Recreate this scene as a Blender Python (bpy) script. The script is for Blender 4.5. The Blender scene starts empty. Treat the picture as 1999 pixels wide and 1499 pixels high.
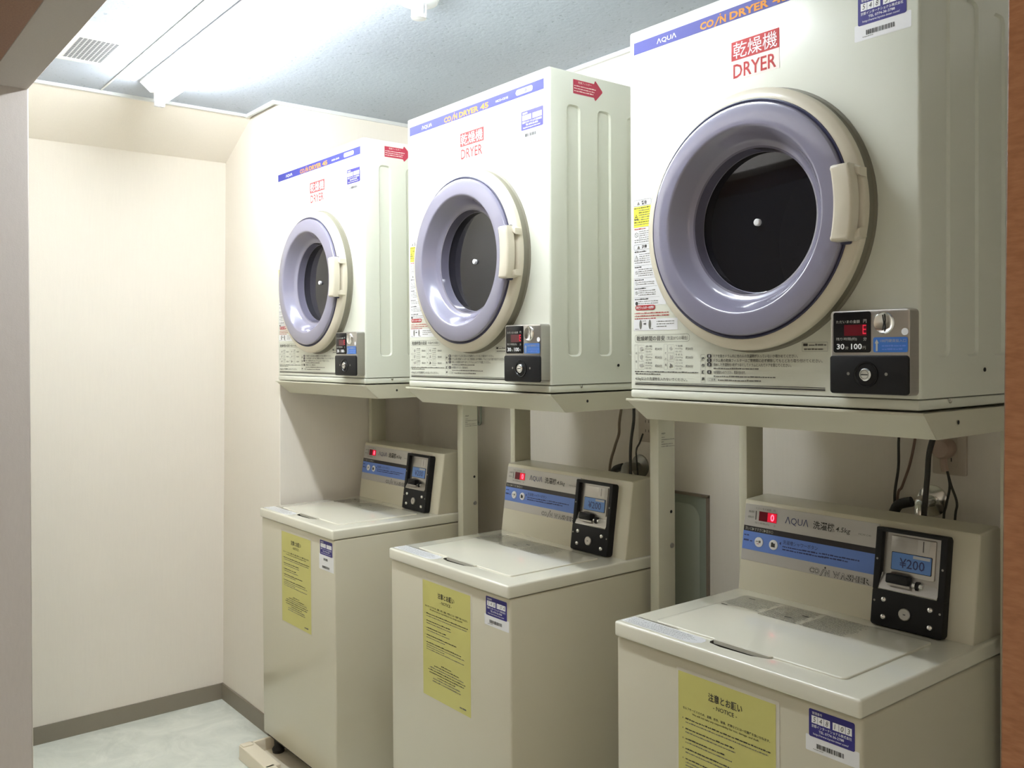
import bpy, bmesh, math, random
from mathutils import Matrix, Vector

# ------------------------------------------------------------------ camera, world, exposure
SC = bpy.context.scene
COL = SC.collection
cam_data = bpy.data.cameras.new('camera')
cam = bpy.data.objects.new('camera', cam_data)
COL.objects.link(cam)
SC.camera = cam
YAW, PITCH, ROLL = 0.8946, -0.0120, -0.0060
fw = Vector((-math.sin(YAW)*math.cos(PITCH), math.cos(YAW)*math.cos(PITCH), math.sin(PITCH)))
rt = Vector((math.cos(YAW), math.sin(YAW), 0))
up = rt.cross(fw)
r2 = rt*math.cos(ROLL) + up*math.sin(ROLL)
u2 = -rt*math.sin(ROLL) + up*math.cos(ROLL)
cam.matrix_world = Matrix(((r2.x, u2.x, -fw.x, 2.0186), (r2.y, u2.y, -fw.y, -1.3887),
                           (r2.z, u2.z, -fw.z, 1.3896), (0, 0, 0, 1)))
cam_data.sensor_width = 36
cam_data.sensor_fit = 'HORIZONTAL'
cam_data.lens = 36*1759.41/1999
cam_data.shift_x = -(1002.2-999.5)/1999
cam_data.shift_y = (707.03-749.5)/1999
cam_data.clip_start = 0.02

world = bpy.data.worlds.new('world')
SC.world = world
world.use_nodes = True
world.node_tree.nodes['Background'].inputs[0].default_value = (1.0, 0.93, 0.85, 1)
world.node_tree.nodes['Background'].inputs[1].default_value = 0.05
SC.view_settings.view_transform = 'Standard'
SC.view_settings.look = 'None'
SC.view_settings.gamma = 1
SC.view_settings.use_curve_mapping = False
SC.view_settings.exposure = 0.30
LAMP_STRENGTH = 84.0

# unseen lamp added in the corridor behind the camera to brighten casing and jamb
cl = bpy.data.lights.new('corridor_fill', 'AREA')
cl.shape = 'DISK'
cl.size = 0.35
cl.energy = 15
cl.color = (1.0, 0.87, 0.74)
clo = bpy.data.objects.new('corridor_fill', cl)
COL.objects.link(clo)
clo.location = (2.75, -1.85, 2.38)

# ------------------------------------------------------------------ materials
MATS = {}

def mat(name, color=(0.8, 0.8, 0.8), rough=0.5, metal=0.0, coat=0.0, emit=0.0, spec=0.5,
        noise=0.0, nscale=(8, 8, 8), bump=0.0, bscale=200.0, trans=0.0, emit_color=None):
    if name in MATS:
        return MATS[name]
    m = bpy.data.materials.new(name)
    m.use_nodes = True
    nt = m.node_tree
    b = nt.nodes['Principled BSDF']
    b.inputs['Base Color'].default_value = (*color, 1)
    b.inputs['Roughness'].default_value = rough
    b.inputs['Metallic'].default_value = metal
    b.inputs['Coat Weight'].default_value = coat
    b.inputs['Coat Roughness'].default_value = 0.08
    b.inputs['Specular IOR Level'].default_value = spec
    b.inputs['Transmission Weight'].default_value = trans
    if emit:
        b.inputs['Emission Color'].default_value = (*(emit_color or color), 1)
        b.inputs['Emission Strength'].default_value = emit
    if noise or bump:
        tc = nt.nodes.new('ShaderNodeTexCoord')
    if noise:
        mp = nt.nodes.new('ShaderNodeMapping')
        mp.inputs['Scale'].default_value = nscale
        nz = nt.nodes.new('ShaderNodeTexNoise')
        nz.inputs['Detail'].default_value = 5
        nz.inputs['Scale'].default_value = 1
        mx = nt.nodes.new('ShaderNodeMix')
        mx.data_type = 'RGBA'
        mx.inputs[6].default_value = (*[c*(1-noise) for c in color], 1)
        mx.inputs[7].default_value = (*[min(1, c*(1+noise)) for c in color], 1)
        nt.links.new(tc.outputs['Object'], mp.inputs[0])
        nt.links.new(mp.outputs[0], nz.inputs['Vector'])
        nt.links.new(nz.outputs['Fac'], mx.inputs[0])
        nt.links.new(mx.outputs[2], b.inputs['Base Color'])
    if bump:
        nb = nt.nodes.new('ShaderNodeTexNoise')
        nb.inputs['Scale'].default_value = bscale
        nb.inputs['Detail'].default_value = 3
        bp = nt.nodes.new('ShaderNodeBump')
        bp.inputs['Strength'].default_value = bump
        bp.inputs['Distance'].default_value = 0.002
        nt.links.new(tc.outputs['Object'], nb.inputs['Vector'])
        nt.links.new(nb.outputs['Fac'], bp.inputs['Height'])
        nt.links.new(bp.outputs[0], b.inputs['Normal'])
    MATS[name] = m
    return m

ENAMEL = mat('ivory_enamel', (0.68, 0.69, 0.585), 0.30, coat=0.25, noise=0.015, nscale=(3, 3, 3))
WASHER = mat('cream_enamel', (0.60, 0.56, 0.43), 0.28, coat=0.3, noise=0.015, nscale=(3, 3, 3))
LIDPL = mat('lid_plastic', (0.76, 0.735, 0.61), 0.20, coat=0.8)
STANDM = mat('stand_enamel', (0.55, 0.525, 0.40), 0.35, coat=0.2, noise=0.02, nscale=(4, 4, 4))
CREAM = mat('cream_plastic', (0.64, 0.585, 0.46), 0.30, coat=0.25)
NAVY = mat('navy_rubber', (0.035, 0.035, 0.075), 0.35)
LAV = mat('lavender_plastic', (0.235, 0.222, 0.29), 0.17, coat=0.7, noise=0.03, nscale=(5, 5, 5))
OLIVE = mat('olive_door_rim', (0.20, 0.185, 0.135), 0.5)
LAVD = mat('lavender_rim', (0.13, 0.122, 0.165), 0.12, coat=0.6)
DRUM = mat('drum_steel', (0.10, 0.10, 0.11), 0.45, metal=0.6)
SILVER = mat('brushed_silver', (0.46, 0.44, 0.41), 0.30, metal=0.9, noise=0.06, nscale=(3, 3, 300))
CHROME = mat('chrome', (0.80, 0.80, 0.78), 0.14, metal=1.0)
STEELD = mat('aged_steel', (0.30, 0.29, 0.26), 0.4, metal=0.8)
BLACK = mat('black_plastic', (0.010, 0.010, 0.011), 0.45, spec=0.25)
BLACKG = mat('black_glossy', (0.007, 0.007, 0.008), 0.2, spec=0.3)
SLOT = mat('slot_dark', (0.004, 0.004, 0.004), 0.7)
INK = mat('black_ink', (0.035, 0.033, 0.028), 0.6)
INKG = mat('grey_ink', (0.16, 0.155, 0.13), 0.6)
INKL = mat('pale_grey_ink', (0.42, 0.41, 0.36), 0.6)
INKB = mat('navy_ink', (0.03, 0.04, 0.13), 0.6)
INKR = mat('red_ink', (0.40, 0.042, 0.040), 0.6, spec=0.2)
INKW = mat('white_ink', (0.86, 0.86, 0.86), 0.5)
INKO = mat('orange_ink', (0.52, 0.20, 0.022), 0.6, spec=0.2)
BANDB = mat('header_blue', (0.034, 0.037, 0.19), 0.5, spec=0.2)
STB = mat('sticker_blue', (0.034, 0.028, 0.19), 0.4, spec=0.3)
STW = mat('sticker_white', (0.80, 0.80, 0.80), 0.35, coat=0.2)
STP = mat('sticker_pink', (0.80, 0.66, 0.60), 0.4)
STR = mat('arrow_red', (0.42, 0.025, 0.06), 0.35, coat=0.2)
STY = mat('label_yellow', (0.85, 0.80, 0.06), 0.4)
COINB = mat('coin_label_blue', (0.035, 0.14, 0.45), 0.35)
PANS = mat('panel_silver', (0.52, 0.50, 0.47), 0.35, metal=0.35, noise=0.02, nscale=(3, 300, 3))
PANB = mat('panel_blue', (0.13, 0.23, 0.60), 0.35, noise=0.03, nscale=(20, 2, 2))
PANK = mat('panel_black', (0.02, 0.016, 0.018), 0.35)
LCD = mat('price_blue', (0.10, 0.23, 0.56), 0.3, coat=0.4)
LEDBG = mat('led_window', (0.05, 0.003, 0.008), 0.2, emit=0.12, emit_color=(0.3, 0.0, 0.01))
LEDON = mat('led_digit', (1.0, 0.10, 0.14), 0.4, emit=4.0, emit_color=(1.0, 0.06, 0.10))
LEDGLOW = mat('led_glow', (0.4, 0.005, 0.02), 0.3, emit=0.5, emit_color=(0.8, 0.0, 0.03))
LEDDIM = mat('led_dim', (0.55, 0.01, 0.03), 0.4, emit=0.35, emit_color=(0.8, 0.0, 0.04))
NOTICE = mat('notice_paper', (0.58, 0.54, 0.16), 0.45, coat=0.25, noise=0.06, nscale=(6, 6, 6))
LAMI = mat('laminate_edge', (0.68, 0.64, 0.53), 0.25, coat=0.4)
RUBBER = mat('dark_rubber', (0.02, 0.02, 0.018), 0.6)
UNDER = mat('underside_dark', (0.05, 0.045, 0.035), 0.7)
PANM = mat('pan_plastic', (0.80, 0.72, 0.56), 0.4)
CORDK = mat('dark_cord', (0.03, 0.027, 0.022), 0.5)
CORDB = mat('brown_cord', (0.22, 0.17, 0.12), 0.5)
CORDR = mat('reddish_cord', (0.20, 0.12, 0.09), 0.5)
OUTW = mat('outlet_plastic', (0.52, 0.45, 0.36), 0.4)
PLUGM = mat('plug_plastic', (0.45, 0.33, 0.26), 0.45)
WHITEP = mat('white_plastic', (0.78, 0.79, 0.80), 0.4)
GREYP = mat('grey_plastic', (0.42, 0.44, 0.47), 0.5)
VSLOT = mat('vent_slot_dark', (0.07, 0.075, 0.085), 0.7)
PGREEN = mat('green_grey_panel', (0.33, 0.37, 0.31), 0.3, coat=0.3)
PGREENL = mat('pale_green_ridge', (0.46, 0.50, 0.43), 0.25, coat=0.3)
PFRAME = mat('panel_frame', (0.24, 0.20, 0.16), 0.5)
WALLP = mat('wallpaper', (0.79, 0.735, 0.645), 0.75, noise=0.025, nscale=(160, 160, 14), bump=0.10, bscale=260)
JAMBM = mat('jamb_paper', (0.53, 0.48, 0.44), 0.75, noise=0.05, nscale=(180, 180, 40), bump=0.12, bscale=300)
BASEM = mat('baseboard_vinyl', (0.235, 0.205, 0.155), 0.5, noise=0.04, nscale=(30, 30, 30))
TRIMM = mat('ceiling_trim', (0.70, 0.71, 0.69), 0.4)
LAMPM = mat('lamp_diffuser', (0.95, 0.97, 1.0), 0.4, emit=LAMP_STRENGTH, emit_color=(0.90, 0.955, 1.0))

# rock-wool ceiling: pale with small dark pits
def ceiling_mat():
    m = mat('rockwool_ceiling', (0.52, 0.56, 0.61), 0.85)
    nt = m.node_tree
    b = nt.nodes['Principled BSDF']
    tc = nt.nodes.new('ShaderNodeTexCoord')
    v = nt.nodes.new('ShaderNodeTexNoise')
    v.inputs['Scale'].default_value = 85
    v.inputs['Detail'].default_value = 2
    r = nt.nodes.new('ShaderNodeValToRGB')
    r.color_ramp.elements[0].position = 0.28
    r.color_ramp.elements[0].color = (0.30, 0.33, 0.37, 1)
    r.color_ramp.elements[1].position = 0.345
    r.color_ramp.elements[1].color = (0.42, 0.46, 0.52, 1)
    bp = nt.nodes.new('ShaderNodeBump')
    bp.inputs['Strength'].default_value = 0.25
    bp.inputs['Distance'].default_value = 0.003
    nt.links.new(tc.outputs['Object'], v.inputs['Vector'])
    nt.links.new(v.outputs['Fac'], r.inputs[0])
    nt.links.new(r.outputs[0], b.inputs['Base Color'])
    nt.links.new(v.outputs['Fac'], bp.inputs['Height'])
    nt.links.new(bp.outputs[0], b.inputs['Normal'])
    return m
CEILM = ceiling_mat()

def floor_mat():
    m = mat('marbled_vinyl', (0.72, 0.75, 0.66), 0.35)
    nt = m.node_tree
    b = nt.nodes['Principled BSDF']
    tc = nt.nodes.new('ShaderNodeTexCoord')
    n1 = nt.nodes.new('ShaderNodeTexNoise')
    n1.inputs['Scale'].default_value = 7
    n1.inputs['Detail'].default_value = 9
    n1.inputs['Roughness'].default_value = 0.65
    n1.inputs['Distortion'].default_value = 1.2
    r = nt.nodes.new('ShaderNodeValToRGB')
    r.color_ramp.elements[0].position = 0.33
    r.color_ramp.elements[0].color = (0.66, 0.69, 0.62, 1)
    r.color_ramp.elements[1].position = 0.66
    r.color_ramp.elements[1].color = (0.84, 0.86, 0.78, 1)
    nt.links.new(tc.outputs['Object'], n1.inputs['Vector'])
    nt.links.new(n1.outputs['Fac'], r.inputs[0])
    nt.links.new(r.outputs[0], b.inputs['Base Color'])
    return m
FLOORM = floor_mat()

def wood_mat():
    m = mat('orange_wood_weave', (0.42, 0.20, 0.09), 0.55)
    nt = m.node_tree
    b = nt.nodes['Principled BSDF']
    tc = nt.nodes.new('ShaderNodeTexCoord')
    mp = nt.nodes.new('ShaderNodeMapping')
    mp.inputs['Scale'].default_value = (260, 260, 900)
    n1 = nt.nodes.new('ShaderNodeTexNoise')
    n1.inputs['Scale'].default_value = 1
    n1.inputs['Detail'].default_value = 4
    r = nt.nodes.new('ShaderNodeValToRGB')
    r.color_ramp.elements[0].position = 0.3
    r.color_ramp.elements[0].color = (0.205, 0.090, 0.039, 1)
    r.color_ramp.elements[1].position = 0.7
    r.color_ramp.elements[1].color = (0.265, 0.128, 0.062, 1)
    nt.links.new(tc.outputs['Object'], mp.inputs[0])
    nt.links.new(mp.outputs[0], n1.inputs['Vector'])
    nt.links.new(n1.outputs['Fac'], r.inputs[0])
    nt.links.new(r.outputs[0], b.inputs['Base Color'])
    bp = nt.nodes.new('ShaderNodeBump')
    bp.inputs['Strength'].default_value = 0.2
    bp.inputs['Distance'].default_value = 0.0006
    nt.links.new(n1.outputs['Fac'], bp.inputs['Height'])
    nt.links.new(bp.outputs[0], b.inputs['Normal'])
    return m
WOODM = wood_mat()

# door glass: dark tinted pane, lets a little of the drum through
def glass_mat():
    m = bpy.data.materials.new('tinted_glass')
    m.use_nodes = True
    nt = m.node_tree
    b = nt.nodes['Principled BSDF']
    b.inputs['Base Color'].default_value = (0.010, 0.010, 0.013, 1)
    b.inputs['Roughness'].default_value = 0.04
    b.inputs['IOR'].default_value = 1.55
    tr = nt.nodes.new('ShaderNodeBsdfTransparent')
    tr.inputs[0].default_value = (0.35, 0.35, 0.40, 1)
    mx = nt.nodes.new('ShaderNodeMixShader')
    mx.inputs[0].default_value = 0.85
    out = nt.nodes['Material Output']
    nt.links.new(tr.outputs[0], mx.inputs[1])
    nt.links.new(b.outputs[0], mx.inputs[2])
    nt.links.new(mx.outputs[0], out.inputs[0])
    return m
GLASS = glass_mat()

# ------------------------------------------------------------------ mesh helpers
def frame(o, u, v):
    u = Vector(u).normalized(); v = Vector(v).normalized(); h = u.cross(v)
    return Matrix(((u.x, v.x, h.x, o[0]), (u.y, v.y, h.y, o[1]), (u.z, v.z, h.z, o[2]), (0, 0, 0, 1)))

FRONT = frame((0, 0, 0), (1, 0, 0), (0, 0, 1))       # u = x, v = z, h = towards the viewer (-y)

TXT = {}
def text_mesh(s, bold=0.0, shear=0.0):
    k = (s, bold, shear)
    if k in TXT:
        return TXT[k]
    c = bpy.data.curves.new('t', 'FONT')
    c.body = s
    c.size = 1
    c.resolution_u = 2
    c.offset = bold
    c.shear = shear
    c.fill_mode = 'FRONT'
    o = bpy.data.objects.new('t', c)
    COL.objects.link(o)
    dg = bpy.context.evaluated_depsgraph_get()
    me = o.evaluated_get(dg).to_mesh()
    vs = [(v.co.x, v.co.y) for v in me.vertices]
    fs = [tuple(p.vertices) for p in me.polygons]
    o.evaluated_get(dg).to_mesh_clear()
    bpy.data.objects.remove(o)
    bpy.data.curves.remove(c)
    x0 = min(p[0] for p in vs); x1 = max(p[0] for p in vs)
    y0 = min(p[1] for p in vs); y1 = max(p[1] for p in vs)
    TXT[k] = (vs, fs, (x0, y0, x1, y1))
    return TXT[k]

class MB:
    def __init__(self, M=None):
        self.v = []; self.f = []; self.mi = []; self.sm = []; self.mats = []
        self.M = M or Matrix()
    def _m(self, m):
        if m not in self.mats:
            self.mats.append(m)
        return self.mats.index(m)
    def add(self, vs, fs, m, smooth=False):
        n = len(self.v); k = self._m(m)
        self.v += [self.M @ Vector(p) for p in vs]
        for f in fs:
            self.f.append([n+i for i in f]); self.mi.append(k); self.sm.append(smooth)
        return self
    def merge(self, tb, m, smooth=False):
        tb.verts.index_update()
        self.add([v.co.copy() for v in tb.verts], [[v.index for v in f.verts] for f in tb.faces], m, smooth)
        tb.free()
        return self
    def box(self, a, b, m, bev=0.0, seg=2):
        tb = bmesh.new()
        bmesh.ops.create_cube(tb, size=1)
        for v in tb.verts:
            v.co = Vector([(a[i]+b[i])/2 + v.co[i]*(b[i]-a[i]) for i in range(3)])
        if bev:
            bmesh.ops.bevel(tb, geom=tb.edges[:], offset=bev, segments=seg, profile=0.5, affect='EDGES')
        return self.merge(tb, m, bool(bev))
    def prism(self, pts, h0, h1, m, bev=0.0, seg=2, smooth=False):
        tb = bmesh.new()
        lo = [tb.verts.new((p[0], p[1], h0)) for p in pts]
        hi = [tb.verts.new((p[0], p[1], h1)) for p in pts]
        n = len(pts)
        tb.faces.new(lo[::-1]); top = tb.faces.new(hi)
        for i in range(n):
            tb.faces.new((lo[i], lo[(i+1) % n], hi[(i+1) % n], hi[i]))
        bmesh.ops.recalc_face_normals(tb, faces=tb.faces[:])
        if bev:
            bmesh.ops.bevel(tb, geom=list(top.edges), offset=bev, segments=seg, profile=0.5, affect='EDGES')
        return self.merge(tb, m, bool(bev) or smooth)
    def rr(self, u0, v0, u1, v1, r=0.0, n=5):
        if r <= 0:
            return [(u0, v0), (u1, v0), (u1, v1), (u0, v1)]
        P = []
        for cx, cy, a0 in ((u1-r, v0+r, -90), (u1-r, v1-r, 0), (u0+r, v1-r, 90), (u0+r, v0+r, 180)):
            for i in range(n+1):
                a = math.radians(a0+90*i/n)
                P.append((cx+r*math.cos(a), cy+r*math.sin(a)))
        return P
    def plate(self, u0, v0, u1, v1, h0, h1, m, r=0.0, bev=0.0):
        return self.prism(self.rr(u0, v0, u1, v1, r), h0, h1, m, bev)
    def decal(self, u0, v0, u1, v1, h, m, r=0.0):
        P = self.rr(u0, v0, u1, v1, r)
        return self.add([(p[0], p[1], h) for p in P], [list(range(len(P)))], m)
    def poly(self, P, h, m):
        return self.add([(p[0], p[1], h) for p in P], [list(range(len(P)))], m)
    def outline(self, u0, v0, u1, v1, h, w, m, r=0.0):
        A = self.rr(u0, v0, u1, v1, r); B = self.rr(u0+w, v0+w, u1-w, v1-w, max(r-w, 0.0001 if r else 0))
        n = len(A)
        return self.add([(p[0], p[1], h) for p in A+B], [[i, (i+1) % n, n+(i+1) % n, n+i] for i in range(n)], m)
    def disc(self, c, r, h, m, n=28):
        return self.add([(c[0]+r*math.cos(2*math.pi*i/n), c[1]+r*math.sin(2*math.pi*i/n), h) for i in range(n)], [list(range(n))], m)
    def ring(self, c, r0, r1, h, m, n=32):
        vs = [(c[0]+r*math.cos(2*math.pi*i/n), c[1]+r*math.sin(2*math.pi*i/n), h) for r in (r1, r0) for i in range(n)]
        return self.add(vs, [[i, (i+1) % n, n+(i+1) % n, n+i] for i in range(n)], m)
    def lathe(self, prof, c, m, n=48, cap0=False, cap1=False):
        vs = []; fs = []; k = len(prof)
        for (r, h) in prof:
            for i in range(n):
                a = 2*math.pi*i/n
                vs.append((c[0]+r*math.cos(a), c[1]+r*math.sin(a), h))
        for j in range(k-1):
            for i in range(n):
                fs.append([j*n+i, j*n+(i+1) % n, (j+1)*n+(i+1) % n, (j+1)*n+i])
        if cap0: fs.append(list(range(n))[::-1])
        if cap1: fs.append([(k-1)*n+i for i in range(n)])
        return self.add(vs, fs, m, True)
    def tube(self, pts, r, m, n=10, sub=6):
        P = [Vector(p) for p in pts]
        if sub > 1 and len(P) > 2:
            Q = []
            for i in range(len(P)-1):
                p0 = P[max(i-1, 0)]; p1 = P[i]; p2 = P[i+1]; p3 = P[min(i+2, len(P)-1)]
                for k in range(sub):
                    t = k/sub
                    Q.append(0.5*((2*p1)+(-p0+p2)*t+(2*p0-5*p1+4*p2-p3)*t*t+(-p0+3*p1-3*p2+p3)*t**3))
            Q.append(P[-1]); P = Q
        vs = []; fs = []
        ref = Vector((0.3, 0.5, 0.8))
        for i, p in enumerate(P):
            d = (P[min(i+1, len(P)-1)]-P[max(i-1, 0)]).normalized()
            a = d.cross(ref).normalized(); b = d.cross(a)
            for k in range(n):
                t = 2*math.pi*k/n
                vs.append(p+r*(a*math.cos(t)+b*math.sin(t)))
        for i in range(len(P)-1):
            for k in range(n):
                fs.append([i*n+k, i*n+(k+1) % n, (i+1)*n+(k+1) % n, (i+1)*n+k])
        fs.append(list(range(n))[::-1]); fs.append([(len(P)-1)*n+k for k in range(n)])
        return self.add(vs, fs, m, True)
    def text(self, s, u0, v0, u1, v1, h, m, bold=0.0, shear=0.0):
        vs, fs, (x0, y0, x1, y1) = text_mesh(s, bold, shear)
        sx = (u1-u0)/(x1-x0); sy = (v1-v0)/(y1-y0)
        return self.add([(u0+(p[0]-x0)*sx, v0+(p[1]-y0)*sy, h) for p in vs], fs, m)
    def line(self, s, u, v, size, h, m, bold=0.0, center=False, maxw=None):
        """text at natural proportions, size = em height"""
        vs, fs, (x0, y0, x1, y1) = text_mesh(s, bold)
        sx = size
        if maxw and (x1-x0)*size > maxw:
            sx = maxw/(x1-x0)
        off = -(x1-x0)*sx/2 if center else 0
        return self.add([(u+off+(p[0]-x0)*sx, v+p[1]*size, h) for p in vs], fs, m)
    def smear(self, u0, u1, v, hh, h, m, seed, fill=0.8):
        """a line of print too small to read: word-like dashes"""
        R = random.Random(seed); u = u0
        while u < u1:
            w = min(R.uniform(0.8, 3.5)*hh, u1-u)
            t = hh*R.uniform(0.55, 1.0)
            self.add([(u, v, h), (u+w, v, h), (u+w, v+t, h), (u, v+t, h)], [[0, 1, 2, 3]], m)
            u += w+hh*R.uniform(0.25, 0.25+2*(1-fill))
        return self
    def build(self, name, parent=None, sharp=35):
        me = bpy.data.meshes.new(name)
        me.from_pydata([tuple(p) for p in self.v], [], self.f)
        for m in self.mats:
            me.materials.append(m)
        me.polygons.foreach_set('material_index', self.mi)
        me.polygons.foreach_set('use_smooth', self.sm)
        me.update()
        if any(self.sm):
            me.set_sharp_from_angle(angle=math.radians(sharp))
        o = bpy.data.objects.new(name, me)
        COL.objects.link(o)
        if parent:
            o.parent = parent
        return o

def empty(name, loc, rz=0.0):
    o = bpy.data.objects.new(name, None)
    o.empty_display_size = 0.05
    o.location = loc
    o.rotation_euler = (0, 0, rz)
    COL.objects.link(o)
    return o

def tag(o, label, cat, group=None):
    o['label'] = label
    o['category'] = cat
    if group:
        o['group'] = group
    return o

def lean(mb, dx, dy, z0=0.0, z1=2.278):
    """walls a little out of plumb: shift grows linearly with height"""
    for v in mb.v:
        t = (v.z-z0)/(z1-z0)
        v.x += dx*t
        v.y += dy*t
    return mb

def struct(name, mb):
    o = mb.build(name)
    o['kind'] = 'structure'
    return o

CHILD = {}
def copy_tree(o, parent=None):
    c = o.copy()
    COL.objects.link(c)
    if parent:
        c.parent = parent
    for ch in [x for x in bpy.data.objects if x.parent == o]:
        copy_tree(ch, c)
    return c

def cut(o, cutter_mb):
    """subtract a helper solid from a mesh object, once, at build time"""
    k = cutter_mb.build('cutter', o.parent)
    tb = bmesh.new(); tb.from_mesh(k.data)
    bmesh.ops.remove_doubles(tb, verts=tb.verts[:], dist=1e-6)
    bmesh.ops.recalc_face_normals(tb, faces=tb.faces[:])
    tb.to_mesh(k.data); tb.free()
    md = o.modifiers.new('cut', 'BOOLEAN')
    md.object = k
    md.operation = 'DIFFERENCE'
    md.solver = 'EXACT'
    bpy.context.view_layer.update()
    dg = bpy.context.evaluated_depsgraph_get()
    dg.update()
    me = bpy.data.meshes.new_from_object(o.evaluated_get(dg))
    old = o.data
    o.modifiers.clear()
    o.data = me
    bpy.data.meshes.remove(old)
    bpy.data.objects.remove(k)
    me.name = o.name
    me.set_sharp_from_angle(angle=math.radians(30))

# ------------------------------------------------------------------ the room
XF, XR, YP, YB, ZC = -1.54, -0.994, -0.045, 0.548, 2.278    # far wall, recess side wall, pillar face, back wall, ceiling
JX, JY0, JY1, HZ = -0.307, -1.041, -0.953, 2.0              # opening: left jamb, partition faces, head height

struct('floor', MB().box((-1.8, -3.0, -0.06), (3.4, 0.75, 0.0), FLOORM))
struct('ceiling', MB().box((-1.8, -3.0, ZC+0.16), (3.4, JY0, ZC+0.22), CEILM).box((-1.8, JY0, ZC), (3.4, 0.75, ZC+0.05), CEILM))
struct('wall_back', MB().box((XR-0.05, YB, 0), (3.3, YB+0.12, ZC), WALLP))
struct('wall_far', lean(MB().box((XF-0.1, JY1, 0), (XF, YP+0.03, ZC), WALLP), 0.045, 0))
# block of wall left of the machines (front face and side of the recess)
struct('wall_left', lean(MB().box((XF-0.1, YP, 0), (XR, YB+0.12, ZC), WALLP, 0.002, 1), 0.0, 0.018))
# sloping bulkhead between the far wall and the ceiling
mb = MB(frame((0, YP, 0), (1, 0, 0), (0, 0, 1)))
mb.prism([(XF, 2.145), (XF+0.045, 2.145), (-1.236, ZC), (XF, ZC)], -0.03, YP-JY1, WALLP)
struct('wall_bulkhead', mb)
struct('wall_right', MB().box((1.875, JY1, 0), (1.97, YB, ZC), WALLP))
# partition with the wide opening the picture is taken through
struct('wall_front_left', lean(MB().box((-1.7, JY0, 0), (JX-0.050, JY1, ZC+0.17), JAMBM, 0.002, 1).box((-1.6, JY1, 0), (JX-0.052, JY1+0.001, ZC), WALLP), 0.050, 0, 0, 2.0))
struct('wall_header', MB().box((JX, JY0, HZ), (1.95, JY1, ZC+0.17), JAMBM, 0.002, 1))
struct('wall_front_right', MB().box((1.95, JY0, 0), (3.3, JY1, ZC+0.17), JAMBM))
struct('wall_corridor_rear', MB().box((-1.8, -2.55, 0), (3.4, -2.45, ZC+0.17), WALLP))
struct('wall_corridor_left', MB().box((-1.8, -2.9, 0), (-1.7, JY0, ZC+0.17), WALLP))
struct('wall_corridor_right', MB().box((3.3, -2.9, 0), (3.4, JY0, ZC+0.17), WALLP))
# orange wood-look casing around the opening, corridor side
struct('trim_1', lean(MB().box((1.9105, -1.16, 0), (2.45, JY0, 2.36), WOODM, 0.0004, 1), 0.0205, 0))
struct('trim_2', MB().box((JX-0.6, -1.30, HZ-0.001), (1.923, JY0, 2.36), WOODM))
# baseboards
struct('baseboard_far', MB().box((XF, JY1, 0), (XF+0.007, YP, 0.063), BASEM))
struct('baseboard_left', MB().box((XF, YP-0.007, 0), (XR, YP, 0.063), BASEM))
# thin trims along the ceiling edge, and a ceiling panel joint
struct('trim_3', MB().box((-1.236, YP-0.010, ZC-0.012), (XR+0.010, YP, ZC), TRIMM))
struct('trim_4', MB().box((XR, YP, ZC-0.012), (XR+0.010, YB, ZC), TRIMM))
struct('trim_5', MB().box((XR+0.01, YB-0.012, ZC-0.013), (1.875, YB, ZC), TRIMM))
struct('trim_6', MB().box((-1.236, JY1, ZC-0.010), (-1.222, YP, ZC), TRIMM))
struct('trim_7', MB().box((-1.222, -0.565, ZC-0.002), (1.875, -0.559, ZC), TRIMM))

# ------------------------------------------------------------------ things on the ceiling
lamp = tag(empty('fluorescent_ceiling_lamp', (-0.05, -0.437, ZC)),
           'glowing white fluorescent ceiling lamp near the sloping bulkhead', 'lamp')
LW = 0.98
mb = MB(frame((-LW, 0, 0), (0, 1, 0), (0, 0, 1)))
mb.prism([(-0.055, 0.0), (-0.055, -0.006), (-0.022, -0.034), (0.022, -0.034), (0.055, -0.006), (0.055, 0.0)], 0, 2*LW, WHITEP)
mb.build('housing', lamp)
mb = MB(frame((-LW+0.03, 0, -0.062), (0, 1, 0), (0, 0, 1)))
mb.lathe([(0.0163, 0.0), (0.0163, 2*LW-0.06)], (0, 0), LAMPM, 20, True, True)
mb.build('tube', lamp)
for s_ in (-1, 1):
    xa, xb = (LW-0.030, LW-0.010) if s_ > 0 else (-LW+0.010, -LW+0.030)
    MB().box((xa, -0.016, -0.082), (xb, 0.016, -0.030), WHITEP, 0.004).build('tube_socket', lamp)

vent = tag(empty('ventilation_grille', (-0.765, -0.705, ZC)),
           'white square ventilation fan cover with dark slots beside the header', 'vent')
mb = MB()
a = [(-0.19, -0.10), (0.198, -0.10), (0.198, 0.092), (-0.19, 0.092)]
b = [(-0.12, -0.075), (0.108, -0.075), (0.108, 0.068), (-0.12, 0.068)]
mb.add([(*p, 0) for p in a]+[(*p, -0.018) for p in b],
       [[0, 1, 5, 4], [1, 2, 6, 5], [2, 3, 7, 6], [3, 0, 4, 7], [4, 5, 6, 7]], WHITEP)
mb.build('cover', vent)
mb = MB()
for i in range(9):
    y = -0.052+i*0.0118
    for j in range(20):
        x = -0.095+j*0.0100
        mb.add([(x, y, -0.0186), (x, y+0.0082, -0.0186), (x+0.0062, y+0.0082, -0.0186), (x+0.0062, y, -0.0186)], [[0, 1, 2, 3]], VSLOT)
mb.build('slots', vent)

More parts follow.
